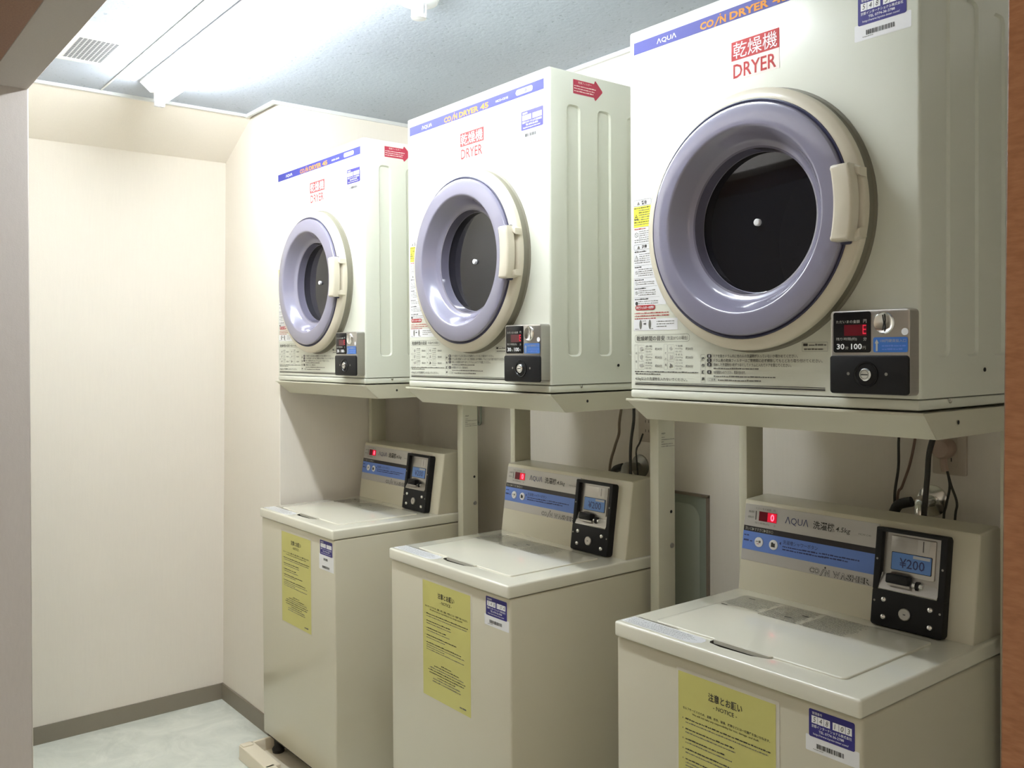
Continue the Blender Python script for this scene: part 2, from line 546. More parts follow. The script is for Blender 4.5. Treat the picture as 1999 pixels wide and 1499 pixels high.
smoke = tag(empty('smoke_detector', (0.105, -0.150, ZC)),
            'round white fire detector with caged sensor on the grey ceiling', 'detector')
MB(frame((0, 0, 0), (1, 0, 0), (0, -1, 0))).lathe([(0.052, 0.0), (0.052, 0.006), (0.047, 0.015), (0.03, 0.019), (0.0, 0.0195)], (0, 0), WHITEP, 40).build('base', smoke)
mb = MB(frame((0, 0, 0), (1, 0, 0), (0, -1, 0)))
mb.lathe([(0.012, 0.018), (0.012, 0.05)], (0, 0), GREYP, 20)
mb.lathe([(0.0, 0.046), (0.0185, 0.046), (0.020, 0.049), (0.0185, 0.054), (0.0, 0.055)], (0, 0), WHITEP, 32)
for i in range(8):
    t = 2*math.pi*i/8
    c = Vector((0.0175*math.cos(t), 0.0175*math.sin(t), 0))
    mb.box(c+Vector((-0.0014, -0.0014, 0.016)), c+Vector((0.0014, 0.0014, 0.048)), WHITEP)
mb.build('sensor_cage', smoke)

# ------------------------------------------------------------------ coin dryers
DW, DH, DD = 0.6064, 0.740, 0.50
DC = (0.3055, 0.3225)
dryer = empty('coin_dryer', (0.7304, -0.0477, 1.2946), 0.0004)

def build_dryer(root):
    # cabinet with rounded front edges, a round door hole and pressed channels in the sides
    tb = bmesh.new()
    bmesh.ops.create_cube(tb, size=1)
    for v in tb.verts:
        v.co = Vector((DW/2+v.co.x*DW, DD/2+v.co.y*DD, 0.018+(DH-0.018)/2+v.co.z*(DH-0.018)))
    ed = [e for e in tb.edges if abs(e.verts[0].co.z-e.verts[1].co.z) > 0.1 and e.verts[0].co.y < 0.1]
    bmesh.ops.bevel(tb, geom=ed, offset=0.0055, segments=4, profile=0.5, affect='EDGES')
    ed = [e for e in tb.edges if e.verts[0].co.z > DH-1e-4 and e.verts[1].co.z > DH-1e-4]
    bmesh.ops.bevel(tb, geom=ed, offset=0.004, segments=2, profile=0.5, affect='EDGES')
    mb = MB(); mb.merge(tb, ENAMEL, True)
    cab = mb.build('cabinet', root)
    k = MB(FRONT)
    k.lathe([(0.205, -0.40), (0.205, 0.06)], DC, SLOT, 64, True, True)
    for fr, s in ((frame((DW, 0, 0), (0, 1, 0), (0, 0, 1)), 1), (frame((0, DD, 0), (0, -1, 0), (0, 0, 1)), -1)):
        k.M = fr
        for a, b in ((0.050, 0.097), (0.147, 0.196), (0.246, 0.295)):
            if s < 0:
                a, b = DD-b, DD-a
            lo = k.rr(a+0.006, 0.086, b-0.006, 0.660, 0.010, 3); hi = k.rr(a, 0.080, b, 0.666, 0.014, 3)
            n = len(lo)
            k.add([(p[0], p[1], -0.0045) for p in lo]+[(p[0], p[1], 0.003) for p in hi],
                  [list(range(n))[::-1], [n+i for i in range(n)]]+[[i, (i+1) % n, n+(i+1) % n, n+i] for i in range(n)], SLOT)
    cut(cab, k)
    cab.data.materials.clear(); cab.data.materials.append(ENAMEL)
    cab.data.polygons.foreach_set('material_index', [0]*len(cab.data.polygons))
    # foot rail under the front panel
    MB().box((0.001, -0.0015, 0.0), (DW-0.001, DD, 0.0165), ENAMEL, 0.004).build('base_rail', root)
    # drum seen through the door
    mb = MB(FRONT)
    mb.lathe([(0.200, -0.03), (0.200, -0.36), (0.03, -0.385), (0.0, -0.385)], DC, DRUM, 48)
    R = random.Random(3)
    for i in range(60):
        rr = 0.03+0.15*((i % 10)/10); t = 2*math.pi*(i//10)/6+0.2*(i % 2)
        mb.disc((DC[0]+rr*math.cos(t), DC[1]+rr*math.sin(t)), 0.004, -0.358, SLOT, 8)
    mb.build('drum', root)
    # door
    mb = MB(FRONT)
    mb.lathe([(0.1985, 0.0165), (0.2260, 0.0165), (0.2284, 0.0175), (0.2284, 0.0265), (0.2272, 0.0300), (0.2250, 0.0318),
              (0.218, 0.0350), (0.2115, 0.0375), (0.2085, 0.0375), (0.2075, 0.030)], DC, CREAM, 96)
    door = mb.build('door', root)
    MB(FRONT).lathe([(0.2000, -0.001), (0.2325, -0.001), (0.2325, 0.0015), (0.2285, 0.0030), (0.2272, 0.0170), (0.2000, 0.0170)], DC, OLIVE, 96).build('door_rim', door)  # olive band behind the cream ring, darker than it
    MB(FRONT).lathe([(0.2085, 0.034), (0.2082, 0.0385), (0.2065, 0.0392), (0.2032, 0.0375), (0.2025, 0.034)], DC, NAVY, 96).build('gasket', door)
    mb = MB(FRONT)
    mb.lathe([(0.2030, 0.034), (0.2026, 0.0415), (0.2005, 0.0445), (0.196, 0.0460), (0.166, 0.0478), (0.1630, 0.0472), (0.1605, 0.0448),
              (0.152, 0.0310), (0.144, 0.0180), (0.1410, 0.0145), (0.1370, 0.0122), (0.1325, 0.0095)], DC, LAV, 96)
    mb.lathe([(0.1325, 0.0095), (0.1290, 0.0085), (0.1275, -0.0030), (0.1255, -0.012), (0.1245, -0.0125)], DC, LAVD, 96)
    mb.build('window_ring', door)
    mb = MB(FRONT)
    mb.lathe([(0.0, -0.0105), (0.06, -0.011), (0.1245, -0.0135)], DC, GLASS, 64)
    mb.build('glass', door)
    mb = MB(FRONT)
    mb.lathe([(0.0065, -0.0115), (0.0065, -0.005), (0.005, -0.0035), (0.0, -0.0032)], DC, STW, 20)
    mb.build('center_cap', door)
    # handle: curved bar over the ring with a finger gap on its right
    cx, cz = DC
    def arc(r, z):
        return cx+math.sqrt(max(r*r-(z-cz)**2, 0))
    Z0, Z1 = 0.2645, 0.3855
    L = []; Rr = []
    for i in range(13):
        t = i/12; z = Z0+(Z1-Z0)*t
        L.append((0.4905+0.0062*math.sin(math.pi*t)-0.001, z))
        Rr.append((0.5235+0.0060*math.sin(math.pi*t), z))
    def rnd(P):
        # clip the corners a little
        return P
    bar = [(L[0][0]+0.006, Z0), (Rr[0][0]-0.002, Z0)]+Rr[1:-1]+[(Rr[-1][0]-0.002, Z1), (L[-1][0]+0.006, Z1), (L[-1][0]+0.0015, Z1-0.0015), (L[-1][0], Z1-0.006)]+L[1:-1][::-1]+[(L[0][0], Z0+0.006), (L[0][0]+0.0015, Z0+0.0015)]
    mb = MB(FRONT)
    mb.prism(bar, 0.041, 0.0615, CREAM, 0.005, 3)
    # end lugs that carry the bar on the ring
    mb.prism([(0.494, Z1-0.018), (0.520, Z1-0.018), (0.5330, Z1-0.0205), (0.5325, Z1-0.006), (0.520, Z1-0.0005), (0.494, Z1-0.0005)], 0.024, 0.0455, CREAM, 0.006, 4)
    mb.prism([(0.494, Z0+0.0005), (0.520, Z0+0.0005), (0.5325, Z0+0.006), (0.5330, Z0+0.0205), (0.520, Z0+0.018), (0.494, Z0+0.018)], 0.024, 0.0455, CREAM, 0.006, 4)
    mb.prism([(0.494, Z0+0.004), (0.512, Z0+0.004), (0.516, (Z0+Z1)/2), (0.512, Z1-0.004), (0.494, Z1-0.004)], 0.026, 0.044, CREAM)
    h = mb.build('handle', door)
    MB(FRONT).box((0.487, Z0-0.004, 0.034), (0.515, Z1+0.0035, 0.0425), NAVY, 0.003).build('handle_gasket', h)
    # header stripe
    mb = MB(FRONT)
    H = 0.0004; T = 0.0007
    mb.decal(0.0135, 0.6925, 0.5880, 0.7165, H, BANDB)
    mb.text('\u039bQU\u039b', 0.0755, 0.6975, 0.1255, 0.7085, T, INKW, 0.004)
    mb.text('CO', 0.184, 0.6950, 0.216, 0.7090, T, INKO, 0.035)
    mb.poly([(0.2165, 0.6925), (0.2200, 0.6925), (0.2300, 0.7085), (0.2265, 0.7085)], T, INKO)
    mb.disc((0.2310, 0.7120), 0.0017, T, INKO, 12)
    mb.text('N', 0.2300, 0.6950, 0.2440, 0.7090, T, INKO, 0.035)
    mb.text('DRYER', 0.2520, 0.6950, 0.3360, 0.7090, T, INKO, 0.035)
    mb.text('45', 0.3440, 0.6950, 0.3780, 0.7090, T, INKO, 0.035)
    mb.text('MCD-CK45', 0.4080, 0.7000, 0.4560, 0.7050, T, INKW, 0.002)
    mb.decal(0.4860, 0.6980, 0.5480, 0.7110, T, INKW, 0.0062)
    mb.text('100V\u5c02\u7528', 0.4930, 0.7005, 0.5410, 0.7085, T+0.0003, INKB, 0.01)
    mb.build('header_stripe', root)
    # dryer sign
    mb = MB(FRONT)
    mb.decal(0.2555, 0.5830, 0.3575, 0.6185, H, STP)
    mb.decal(0.2555, 0.6185, 0.3575, 0.6530, H, INKR)
    mb.text('\u4e7e\u71e5\u6a5f', 0.2600, 0.6215, 0.3530, 0.6500, T, INKW)
    mb.text('DRYER', 0.2600, 0.5865, 0.3510, 0.6115, T, INKR, 0.012)
    mb.build('dryer_sign', root)
    # caution strip on the left edge
    mb = MB(FRONT)
    x0, x1 = 0.0115, 0.0580
    mb.decal(x0-0.001, 0.186, x1+0.002, 0.400, H, STW, 0.003)
    mb.prism([(x0, 0.186), (0.096, 0.186), (0.096, 0.196), (0.085, 0.215), (0.066, 0.262), (x0, 0.262)], 0.0001, 0.0003, STW)
    mb.outline(x0, 0.3865, x1+0.001, 0.3990, T, 0.0004, INK, 0.003)
    mb.text('\u8b66\u544a', 0.0330, 0.3885, 0.0470, 0.3965, T, INK, 0.03)
    mb.poly([(0.0205, 0.3890), (0.0285, 0.3890), (0.0245, 0.3960)], T, INKG)
    mb.decal(x0, 0.3440, x1, 0.3855, T, STY)
    TT = T+0.0003
    mb.poly([(0.0125, 0.3600), (0.0245, 0.3600), (0.0185, 0.3710)], TT, INK)
    mb.poly([(0.0145, 0.3612), (0.0225, 0.3612), (0.0185, 0.3690)], TT+0.0002, STY)
    mb.disc((0.0185, 0.3645), 0.0016, TT+0.0004, INK, 10)
    for i in range(8):
        z = 0.3815-i*0.0047
        mb.smear(x0+0.002+(0.012 if 1 <= i <= 4 else 0), x1-0.003, z, 0.0020, TT, INK if i in (0, 2, 6) else INKG, i, 0.7)
    mb.smear(x0+0.002, 0.045, 0.3395, 0.0026, T, INKR, 21, 0.9)
    def icon(z, r=0.0048):
        mb.ring((0.0185, z), r*0.82, r, T, INKG, 20)
        d = r*0.62
        mb.poly([(0.0185-d, z+d-0.0006), (0.0185-d+0.0006, z+d), (0.0185+d, z-d+0.0006), (0.0185+d-0.0006, z-d)], T, INKG)
    icon(0.3290)
    for i in range(6):
        mb.smear(x0+0.002+(0.012 if i < 4 else 0), x1-0.004, 0.3345-i*0.0042, 0.0017, T, INKG, 30+i, 0.6)
    mb.outline(x0, 0.2985, x1, 0.3095, T, 0.0004, INK, 0.003)
    mb.text('\u6ce8\u610f', 0.0330, 0.3000, 0.0470, 0.3080, T, INK, 0.03)
    mb.poly([(0.0205, 0.3005), (0.0285, 0.3005), (0.0245, 0.3075)], T, INKG)
    mb.smear(x0+0.002, 0.045, 0.2935, 0.0024, T, INK, 40, 0.9)
    mb.poly([(0.0120, 0.2760), (0.0245, 0.2760), (0.0183, 0.2880)], T, INKG)
    mb.poly([(0.0138, 0.2771), (0.0227, 0.2771), (0.0183, 0.2860)], TT, STW)
    mb.poly([(0.0179, 0.2785), (0.0187, 0.2785), (0.0187, 0.2840), (0.0179, 0.2840)], TT+0.0002, INKG)
    for i in range(5):
        mb.smear(x0+0.002+(0.013 if i < 4 else 0), x1-0.003, 0.2885-i*0.0042, 0.0017, T, INKG, 50+i, 0.6)
    zt = 0.2670
    for k, (n, wd) in enumerate(((4, 0.062), (2, 0.066), (3, 0.070), (2, 0.076))):
        mb.decal(x0, zt-0.0003, wd+0.004, zt, T, INKG)
        mb.smear(x0+0.002, 0.032+0.006*k, zt-0.0045, 0.0024, T, INK, 60+k, 0.95)
        if k < 3:
            icon(zt-0.0045-0.0042*n/2-0.0015, 0.0034)
        else:
            mb.disc((0.0185, zt-0.0120), 0.0038, T, INK, 16)
        for i in range(n):
            mb.smear(x0+0.012, wd, zt-0.0088-i*0.0042, 0.0017, T, INKG, 70+9*k+i, 0.6)
        zt -= 0.0075+0.0042*n+0.0015
    mb.decal(0.0150, 0.1765, 0.0680, 0.1865, T, INKR, 0.0045)
    mb.text('\u4e7e\u71e5\u30d5\u30a3\u30eb\u30bf\u30fc\u306e\u6383\u9664', 0.0180, 0.1785, 0.0650, 0.1845, TT, INKW, 0.02)
    for i in range(3):
        mb.smear(0.0130, 0.105-(0.035 if i == 2 else 0), 0.1695-i*0.0055, 0.0021, T, INKR, 90+i, 0.8)
    mb.decal(0.0100, 0.1355, 0.1260, 0.1585, H, STW)
    for c in (0.029, 0.054):
        mb.add([(c+0.0035*math.cos(t*math.pi/8), 0.1475+0.0095*math.sin(t*math.pi/8), T) for t in range(16)], [list(range(16))], INKG)
    mb.poly([(0.0370, 0.1475), (0.0410, 0.1475), (0.0410, 0.1460), (0.0450, 0.1488), (0.0410, 0.1516), (0.0410, 0.1500), (0.0370, 0.1500)], T, INK)
    for i in range(3):
        mb.smear(0.0720, 0.1180-(0.02 if i == 2 else 0), 0.1520-i*0.0050, 0.0020, T, INKG, 100+i, 0.7)
        mb.smear(0.0140+0.02*i, 0.0240+0.02*i, 0.1380+0.016*(i % 2), 0.0016, T, INKG, 110+i)
    mb.build('caution_label', root)
    # printed drying guide along the bottom
    mb = MB(FRONT)
    mb.outline(0.0127, 0.1120, 0.1560, 0.1268, T, 0.0006, INKG, 0.006)
    mb.text('\u4e7e\u71e5\u6642\u9593\u306e\u76ee\u5b89', 0.0180, 0.1143, 0.0930, 0.1245, T, INK, 0.012)
    mb.text('\uff08\u6c17\u6e2920\u2103\u306e\u5834\u5408\uff09', 0.0980, 0.1155, 0.1510, 0.1232, T, INKG, 0.006)
    for c, (bx, nm) in enumerate(((0.0126, '\u8863\u985e'), (0.0910, '\u305d\u306e\u4ed6'))):
        mb.outline(bx, 0.0575, bx+0.0085, 0.1075, T, 0.0003, INKG)
        for i, ch in enumerate(nm):
            z = 0.092-i*(0.017 if c == 0 else 0.0115)
            mb.text(ch, bx+0.0022, z-0.0045, bx+0.0064, z, T, INK)
        for r in range(3):
            z = 0.0910-r*0.0167
            mb.outline(bx+0.0095, z, bx+0.0265, z+0.0155, T, 0.0003, INKG, 0.002)
            R2 = random.Random(7*c+r)
            pts = []
            for q in range(9):
                a = 2*math.pi*q/9; rad = R2.uniform(0.0025, 0.0062)
                pts.append((bx+0.018+rad*math.cos(a), z+0.0078+rad*math.sin(a)))
            mb.poly(pts, T, INKG if (c, r) == (1, 2) else INKL)
            name = (('\u80a9\u7740', '\u30d6\u30e9\u30a6\u30b9', '\u4f5c\u696d\u7740'), ('\u4e0b\u7740\u985e', '\u30bf\u30aa\u30eb', '\u30d1\u30b8\u30e3\u30de'))[c][r]
            mb.text(name, bx+0.029, z+0.0108, bx+0.0475, z+0.0148, T, INKG, 0.004)
            mb.text('\u7d04600g', bx+0.029, z+0.0056, bx+0.0475, z+0.0092, T, INKG)
            mb.text('\uff08\u51fa1\u679a\uff09', bx+0.029, z+0.0004, bx+0.0460, z+0.0040, T, INKG)
            mb.text(('\u7d0430\u5206', '\u7d0430\u5206', '\u7d0450\u5206')[r], bx+0.0550, z+0.0045, bx+0.0735, z+0.0100, T, INK, 0.006)
    mb.smear(0.0126, 0.1770, 0.0520, 0.0021, T, INK, 5, 0.95)
    mb.smear(0.0150, 0.0820, 0.0475, 0.0021, T, INK, 6, 0.95)
    mb.text('4.5kg\u4ee5\u4e0a\u306e\u6d17\u6fef\u7269\u3092\u5165\u308c\u306a\u3044\u3067\u304f\u3060\u3055\u3044\u3002', 0.0140, 0.0345, 0.1500, 0.0420, T, INK, 0.008)
    mb.outline(0.1825, 0.0338, 0.1935, 0.0870, T, 0.0004, INKG, 0.002)
    for i, ch in enumerate('\u64cd\u4f5c\u9806\u5e8f'):
        mb.text(ch, 0.1845, 0.0755-i*0.0127, 0.1917, 0.0825-i*0.0127, T, INK, 0.03)
    rows = [(1, 0.0815, 0.3930, '\u30c9\u30a2\u3092\u958b\u304d\u30c9\u30e9\u30e0\u5185\u306b\u4ed6\u306e\u4eba\u306e\u6d17\u6fef\u7269\u304c\u5165\u3063\u3066\u3044\u306a\u3044\u304b\u78ba\u304b\u3081\u3066\u304f\u3060\u3055\u3044\u3002'),
            (2, 0.0735, 0.4400, '\u30c9\u30e9\u30e0\u5965\u306e\u4e7e\u71e5\u30d5\u30a3\u30eb\u30bf\u30fc\u306f\u3054\u4f7f\u7528\u524d\u306b\u5fc5\u305a\u6383\u9664\u3057\u3066\u3082\u3068\u3069\u304a\u308a\u53d6\u308a\u4ed8\u3051\u3066\u304f\u3060\u3055\u3044\u3002'),
            (3, 0.0655, 0.3800, '\u8131\u6c34\u3057\u305f\u6d17\u6fef\u7269\u30921\u679a\u305a\u3064\u307b\u3050\u3057\u3066\u30c9\u30e9\u30e0\u306b\u5165\u308c\u3066\u30c9\u30a2\u3092\u9589\u3058\u3066\u304f\u3060\u3055\u3044\u3002'),
            (4, 0.0515, 0.2850, '100\u5186\u786c\u8ca8\u3092\u5165\u308c\u3066\u304f\u3060\u3055\u3044\u3002\u4e7e\u71e5\u3092\u59cb\u3081\u307e\u3059\u3002')]
    for n, z, xe, s in rows:
        mb.decal(0.1975, z-0.0008, 0.2085, z+0.0062, T, INK, 0.003)
        mb.text(str(n), 0.2018, z+0.0004, 0.2042, z+0.0050, TT, INKW, 0.02)
        mb.text(s, 0.2130, z-0.0004, xe, z+0.0058, T, INK, 0.004)
    mb.smear(0.2130, 0.3130, 0.0600, 0.0028, T, INKG, 12, 0.97)
    mb.smear(0.2130, 0.3480, 0.0455, 0.0028, T, INKG, 13, 0.97)
    mb.outline(0.1990, 0.0372, 0.2200, 0.0432, T, 0.0003, INKG, 0.001)
    mb.text('\u3054\u6ce8\u610f', 0.2015, 0.0382, 0.2175, 0.0422, T, INK)
    mb.smear(0.2230, 0.3180, 0.0385, 0.0030, T, INKG, 14, 0.97)
    mb.outline(0.4010, 0.0920, 0.4500, 0.1075, T, 0.0004, INKG, 0.001)
    mb.decal(0.4035, 0.1010, 0.4120, 0.1055, T, INK)
    mb.smear(0.4140, 0.4470, 0.1015, 0.0033, T, INKG, 15, 0.97)
    mb.smear(0.4050, 0.4420, 0.0945, 0.0033, T, INKG, 16, 0.97)
    mb.decal(0.0132, 0.0305, 0.4450, 0.0316, T, INK)
    mb.decal(0.0132, 0.0262, 0.4450, 0.0288, T, INK)
    mb.build('drying_guide', root)
    # coin control box
    mb = MB(FRONT)
    mb.plate(0.4705, 0.0235, 0.6035, 0.1570, -0.002, 0.0265, SILVER, 0.006, 0.003)
    box = mb.build('coin_box', root)
    h0 = 0.0266
    mb = MB(FRONT)
    mb.plate(0.4765, 0.0900, 0.5410, 0.1545, 0.024, 0.0278, BLACKG, 0.004, 0.0008)
    hh = 0.0281
    mb.text('\u305f\u3060\u3044\u307e\u306e\u91d1\u984d', 0.4820, 0.1365, 0.5230, 0.1415, hh, INKL)
    mb.text('\u5186', 0.5290, 0.1365, 0.5345, 0.1420, hh, INKL)
    mb.decal(0.4960, 0.1165, 0.5345, 0.1340, hh, LEDBG)
    mb.text('E', 0.5280, 0.1190, 0.5340, 0.1335, hh+0.0003, LEDDIM, 0.0)
    mb.text('\u6b8b\u308a\u6642\u9593(\u7d04)', 0.4820, 0.1085, 0.5180, 0.1140, hh, INKL)
    mb.text('\u5206', 0.5290, 0.1085, 0.5345, 0.1140, hh, INKL)
    mb.text('30', 0.4830, 0.0950, 0.4965, 0.1040, hh, INKW, 0.02)
    mb.text('\u5206', 0.4980, 0.0950, 0.5035, 0.1000, hh, INKL)
    mb.text('100', 0.5080, 0.0950, 0.5265, 0.1040, hh, INKW, 0.02)
    mb.text('\u5186', 0.5280, 0.0950, 0.5330, 0.1000, hh, INKL)
    mb.build('display_panel', box)
    mb = MB(FRONT)
    mb.lathe([(0.0170, 0.024), (0.0170, 0.0285), (0.0155, 0.0300), (0.0120, 0.0285), (0.005, 0.0272), (0.0, 0.0270)], (0.5630, 0.1355), CHROME, 40)
    mb.add([(0.5618, 0.1240, 0.0312), (0.5640, 0.1240, 0.0312), (0.5644, 0.1355, 0.0285), (0.5640, 0.1480, 0.0312), (0.5618, 0.1480, 0.0312), (0.5622, 0.1355, 0.0285)],
           [[0, 1, 2, 5], [5, 2, 3, 4]], SLOT)
    mb.build('coin_slot', box)
    mb = MB(FRONT)
    mb.decal(0.5455, 0.0902, 0.6010, 0.1135, hh, COINB, 0.003)
    mb.poly([(0.5500, 0.0920), (0.5530, 0.0920), (0.5530, 0.1040), (0.5550, 0.1040), (0.5515, 0.1105), (0.5480, 0.1040), (0.5500, 0.1040)], hh+0.0003, INKL)
    mb.text('100\u5186\u786c\u8ca8\u6295\u5165\u53e3', 0.5575, 0.1055, 0.5985, 0.1105, hh+0.0003, INKL)
    mb.smear(0.5600, 0.5985, 0.0990, 0.0026, hh+0.0003, PANB, 3, 0.9)
    mb.smear(0.5600, 0.5930, 0.0940, 0.0026, hh+0.0003, PANB, 4, 0.9)
    mb.disc((0.5965, 0.1215), 0.0055, hh, STW, 20)
    mb.build('coin_label', box)
    mb = MB(FRONT)
    mb.plate(0.4712, 0.0248, 0.6028, 0.0855, 0.020, 0.0295, BLACK, 0.005, 0.0018)
    mb.lathe([(0.0205, 0.0294), (0.0200, 0.0312), (0.0180, 0.0312), (0.0165, 0.0290)], (0.5345, 0.0555), BLACKG, 40)
    for x in (0.5040, 0.5675):
        mb.disc((x, 0.0565), 0.0026, 0.0298, STEELD, 12)
    cover = mb.build('lock_cover', box)
    mb = MB(FRONT)
    mb.lathe([(0.0100, 0.029), (0.0100, 0.0335), (0.0085, 0.0350), (0.0, 0.0352)], (0.5345, 0.0555), CHROME, 28)
    mb.decal(0.5290, 0.0545, 0.5400, 0.0562, 0.0355, SLOT)
    mb.ring((0.5345, 0.0555), 0.0063, 0.0070, 0.0355, STEELD, 24)
    mb.build('lock', box)
    # red arrow on the side, maker's small print, side screw
    mb = MB(frame((DW, 0, 0), (0, 1, 0), (0, 0, 1)))
    mb.poly([(0.0723, 0.6905), (0.1378, 0.6905), (0.1415, 0.6845), (0.1440, 0.6843), (0.1654, 0.7060), (0.1654, 0.7095), (0.1440, 0.7300), (0.1415, 0.7300), (0.1385, 0.7230), (0.0723, 0.7230)], H, STR)
    mb.text('\u4e7e\u71e5\u30d5\u30a3\u30eb\u30bf\u30fc', 0.0880, 0.7150, 0.1300, 0.7205, T, STP)
    for i in range(3):
        mb.smear(0.0750, 0.1440-0.004*i, 0.7080-i*0.0060, 0.0026, T, STP, 130+i, 0.8)
    mb.build('arrow_sticker', root)
    mb = MB(frame((DW, 0, 0), (0, 1, 0), (0, 0, 1)))
    mb.lathe([(0.0042, 0.0), (0.004, 0.002), (0.0, 0.003)], (0.0930, 0.0125), CHROME, 14)
    mb.build('side_screw', root)
    MB(frame((DW, 0, 0), (0, 1, 0), (0, 0, 1))).lathe([(0.0036, 0.0), (0.0034, 0.0015), (0.0, 0.002)], (0.215, 0.060), SLOT, 14).build('hole_plug', root)

build_dryer(dryer)

def barcode(mb, u0, v0, u1, v1, h, seed):
    R = random.Random(seed); u = u0
    while u < u1:
        w = R.choice((0.0005, 0.0008, 0.0013, 0.0018))
        mb.decal(u, v0, min(u+w, u1), v1, h, INK)
        u += w+R.choice((0.0004, 0.0006, 0.0012))

def serial_sticker(root, fr, u0, v0, digits, seed, two=False):
    """blue registration sticker, origin at its lower left; digits None -> only scribbles"""
    mb = MB(fr)
    H = 0.0004; T = 0.0007; TT = 0.0010
    mb.decal(u0-0.006, v0-0.024-(0.022 if two else 0), u0+0.088, v0+0.002, 0.0002, STW, 0.002)
    mb.decal(u0, v0, u0+0.0805, v0+0.0445, H, STB, 0.003)
    mb.text('\u7ba1\u7406\u756a\u53f7', u0+0.0060, v0+0.0365, u0+0.0240, v0+0.0410, T, INKW)
    R = random.Random(seed)
    for i in range(6):
        x = u0+0.0050+i*0.0112+(0.0040 if i >= 3 else 0)
        mb.decal(x, v0+0.0225, x+0.0106, v0+0.0345, T, INKW)
        d = digits[i] if digits else ' '
        if d != ' ':
            mb.text(d, x+0.0030, v0+0.0245, x+(0.0050 if d == '1' else 0.0078), v0+0.0328, TT, INK, 0.0, 0.15)
        else:
            a = R.uniform(0.003, 0.005)
            mb.poly([(x+a, v0+0.0250), (x+a+0.001, v0+0.0250), (x+a+0.0025, v0+0.0322), (x+a+0.0015, v0+0.0322)], TT, INKG)
    mb.text('\u4eac\u90fd\u30a4\u30f3\u30bf\u30fc\u30ca\u30b7\u30e7\u30ca\u30eb\u682a\u5f0f\u4f1a\u793e', u0+0.0050, v0+0.0155, u0+0.0755, v0+0.0205, T, INKW, 0.006)
    mb.text('TEL 0774-36-2788', u0+0.0180, v0+0.0095, u0+0.0620, v0+0.0135, T, INKW, 0.01)
    mb.text('http://www.kyoto-inter.com/', u0+0.0080, v0+0.0030, u0+0.0700, v0+0.0072, T, INKW, 0.004)
    if two:
        barcode(mb, u0+0.024, v0-0.0160, u0+0.050, v0-0.0090, T, seed+1)
        barcode(mb, u0+0.014, v0-0.0400, u0+0.062, v0-0.0330, T, seed)
    else:
        barcode(mb, u0+0.0140, v0-0.0165, u0+0.0620, v0-0.0090, T, seed)
        mb.smear(u0+0.008, u0+0.026, v0-0.0195, 0.0012, T, INKG, seed)
    return mb.build('registration_sticker', root)

dryers = [dryer]
for loc, rz in (((-0.1284, -0.0401, 1.2946), -0.0059), ((-0.9769, -0.0473, 1.2946), 0.0087)):
    c = copy_tree(dryer)
    c.location = loc
    c.rotation_euler = (0, 0, rz)
    dryers.append(c)
for d, lab, dg, sd in zip(dryers, (
        'ivory coin dryer nearest the camera, with door handle and red dryer sign in full view',
        'ivory coin dryer in the middle, with a red arrow sticker on its open side',
        'farthest ivory coin dryer, directly beside the bright wall corner'),
        ('5485  ', '548   ', None), (11, 12, 13)):
    tag(d, lab, 'dryer', 'coin dryers in a row')
    serial_sticker(d, FRONT, 0.5045, 0.6115, dg, sd)

# ------------------------------------------------------------------ dryer stands
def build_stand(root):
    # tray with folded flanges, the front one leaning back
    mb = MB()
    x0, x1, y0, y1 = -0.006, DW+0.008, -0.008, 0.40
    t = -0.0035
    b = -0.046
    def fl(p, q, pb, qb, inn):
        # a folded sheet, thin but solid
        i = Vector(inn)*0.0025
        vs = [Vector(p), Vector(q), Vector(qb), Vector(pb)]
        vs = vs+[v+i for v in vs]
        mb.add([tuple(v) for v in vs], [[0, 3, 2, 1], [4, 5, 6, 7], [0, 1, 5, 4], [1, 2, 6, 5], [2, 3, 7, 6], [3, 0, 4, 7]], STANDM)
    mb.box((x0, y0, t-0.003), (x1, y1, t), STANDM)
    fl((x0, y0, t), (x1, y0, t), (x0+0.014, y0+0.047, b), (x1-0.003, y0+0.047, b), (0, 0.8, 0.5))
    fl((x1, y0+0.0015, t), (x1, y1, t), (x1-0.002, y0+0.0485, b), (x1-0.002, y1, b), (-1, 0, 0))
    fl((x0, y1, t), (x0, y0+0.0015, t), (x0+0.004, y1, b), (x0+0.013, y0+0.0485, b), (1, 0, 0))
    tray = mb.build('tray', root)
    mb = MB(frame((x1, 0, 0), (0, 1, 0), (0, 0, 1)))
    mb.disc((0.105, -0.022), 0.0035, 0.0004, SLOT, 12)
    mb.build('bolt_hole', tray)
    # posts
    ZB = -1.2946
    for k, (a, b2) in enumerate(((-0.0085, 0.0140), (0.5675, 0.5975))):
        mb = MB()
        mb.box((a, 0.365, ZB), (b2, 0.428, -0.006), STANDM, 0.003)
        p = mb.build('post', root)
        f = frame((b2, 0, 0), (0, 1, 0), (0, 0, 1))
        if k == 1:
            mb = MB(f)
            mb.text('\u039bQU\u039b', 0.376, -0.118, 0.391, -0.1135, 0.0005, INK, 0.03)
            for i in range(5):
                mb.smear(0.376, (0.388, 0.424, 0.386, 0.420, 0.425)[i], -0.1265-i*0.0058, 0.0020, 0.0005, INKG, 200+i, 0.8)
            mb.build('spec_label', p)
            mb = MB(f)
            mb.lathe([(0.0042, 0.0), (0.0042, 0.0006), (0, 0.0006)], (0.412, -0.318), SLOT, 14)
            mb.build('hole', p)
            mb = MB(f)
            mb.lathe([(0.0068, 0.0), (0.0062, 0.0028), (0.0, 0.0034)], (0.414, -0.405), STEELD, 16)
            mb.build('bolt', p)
    MB().box((0.0140, 0.380, ZB+0.002), (0.5675, 0.412, ZB+0.030), STANDM, 0.002).build('base_bar', root)

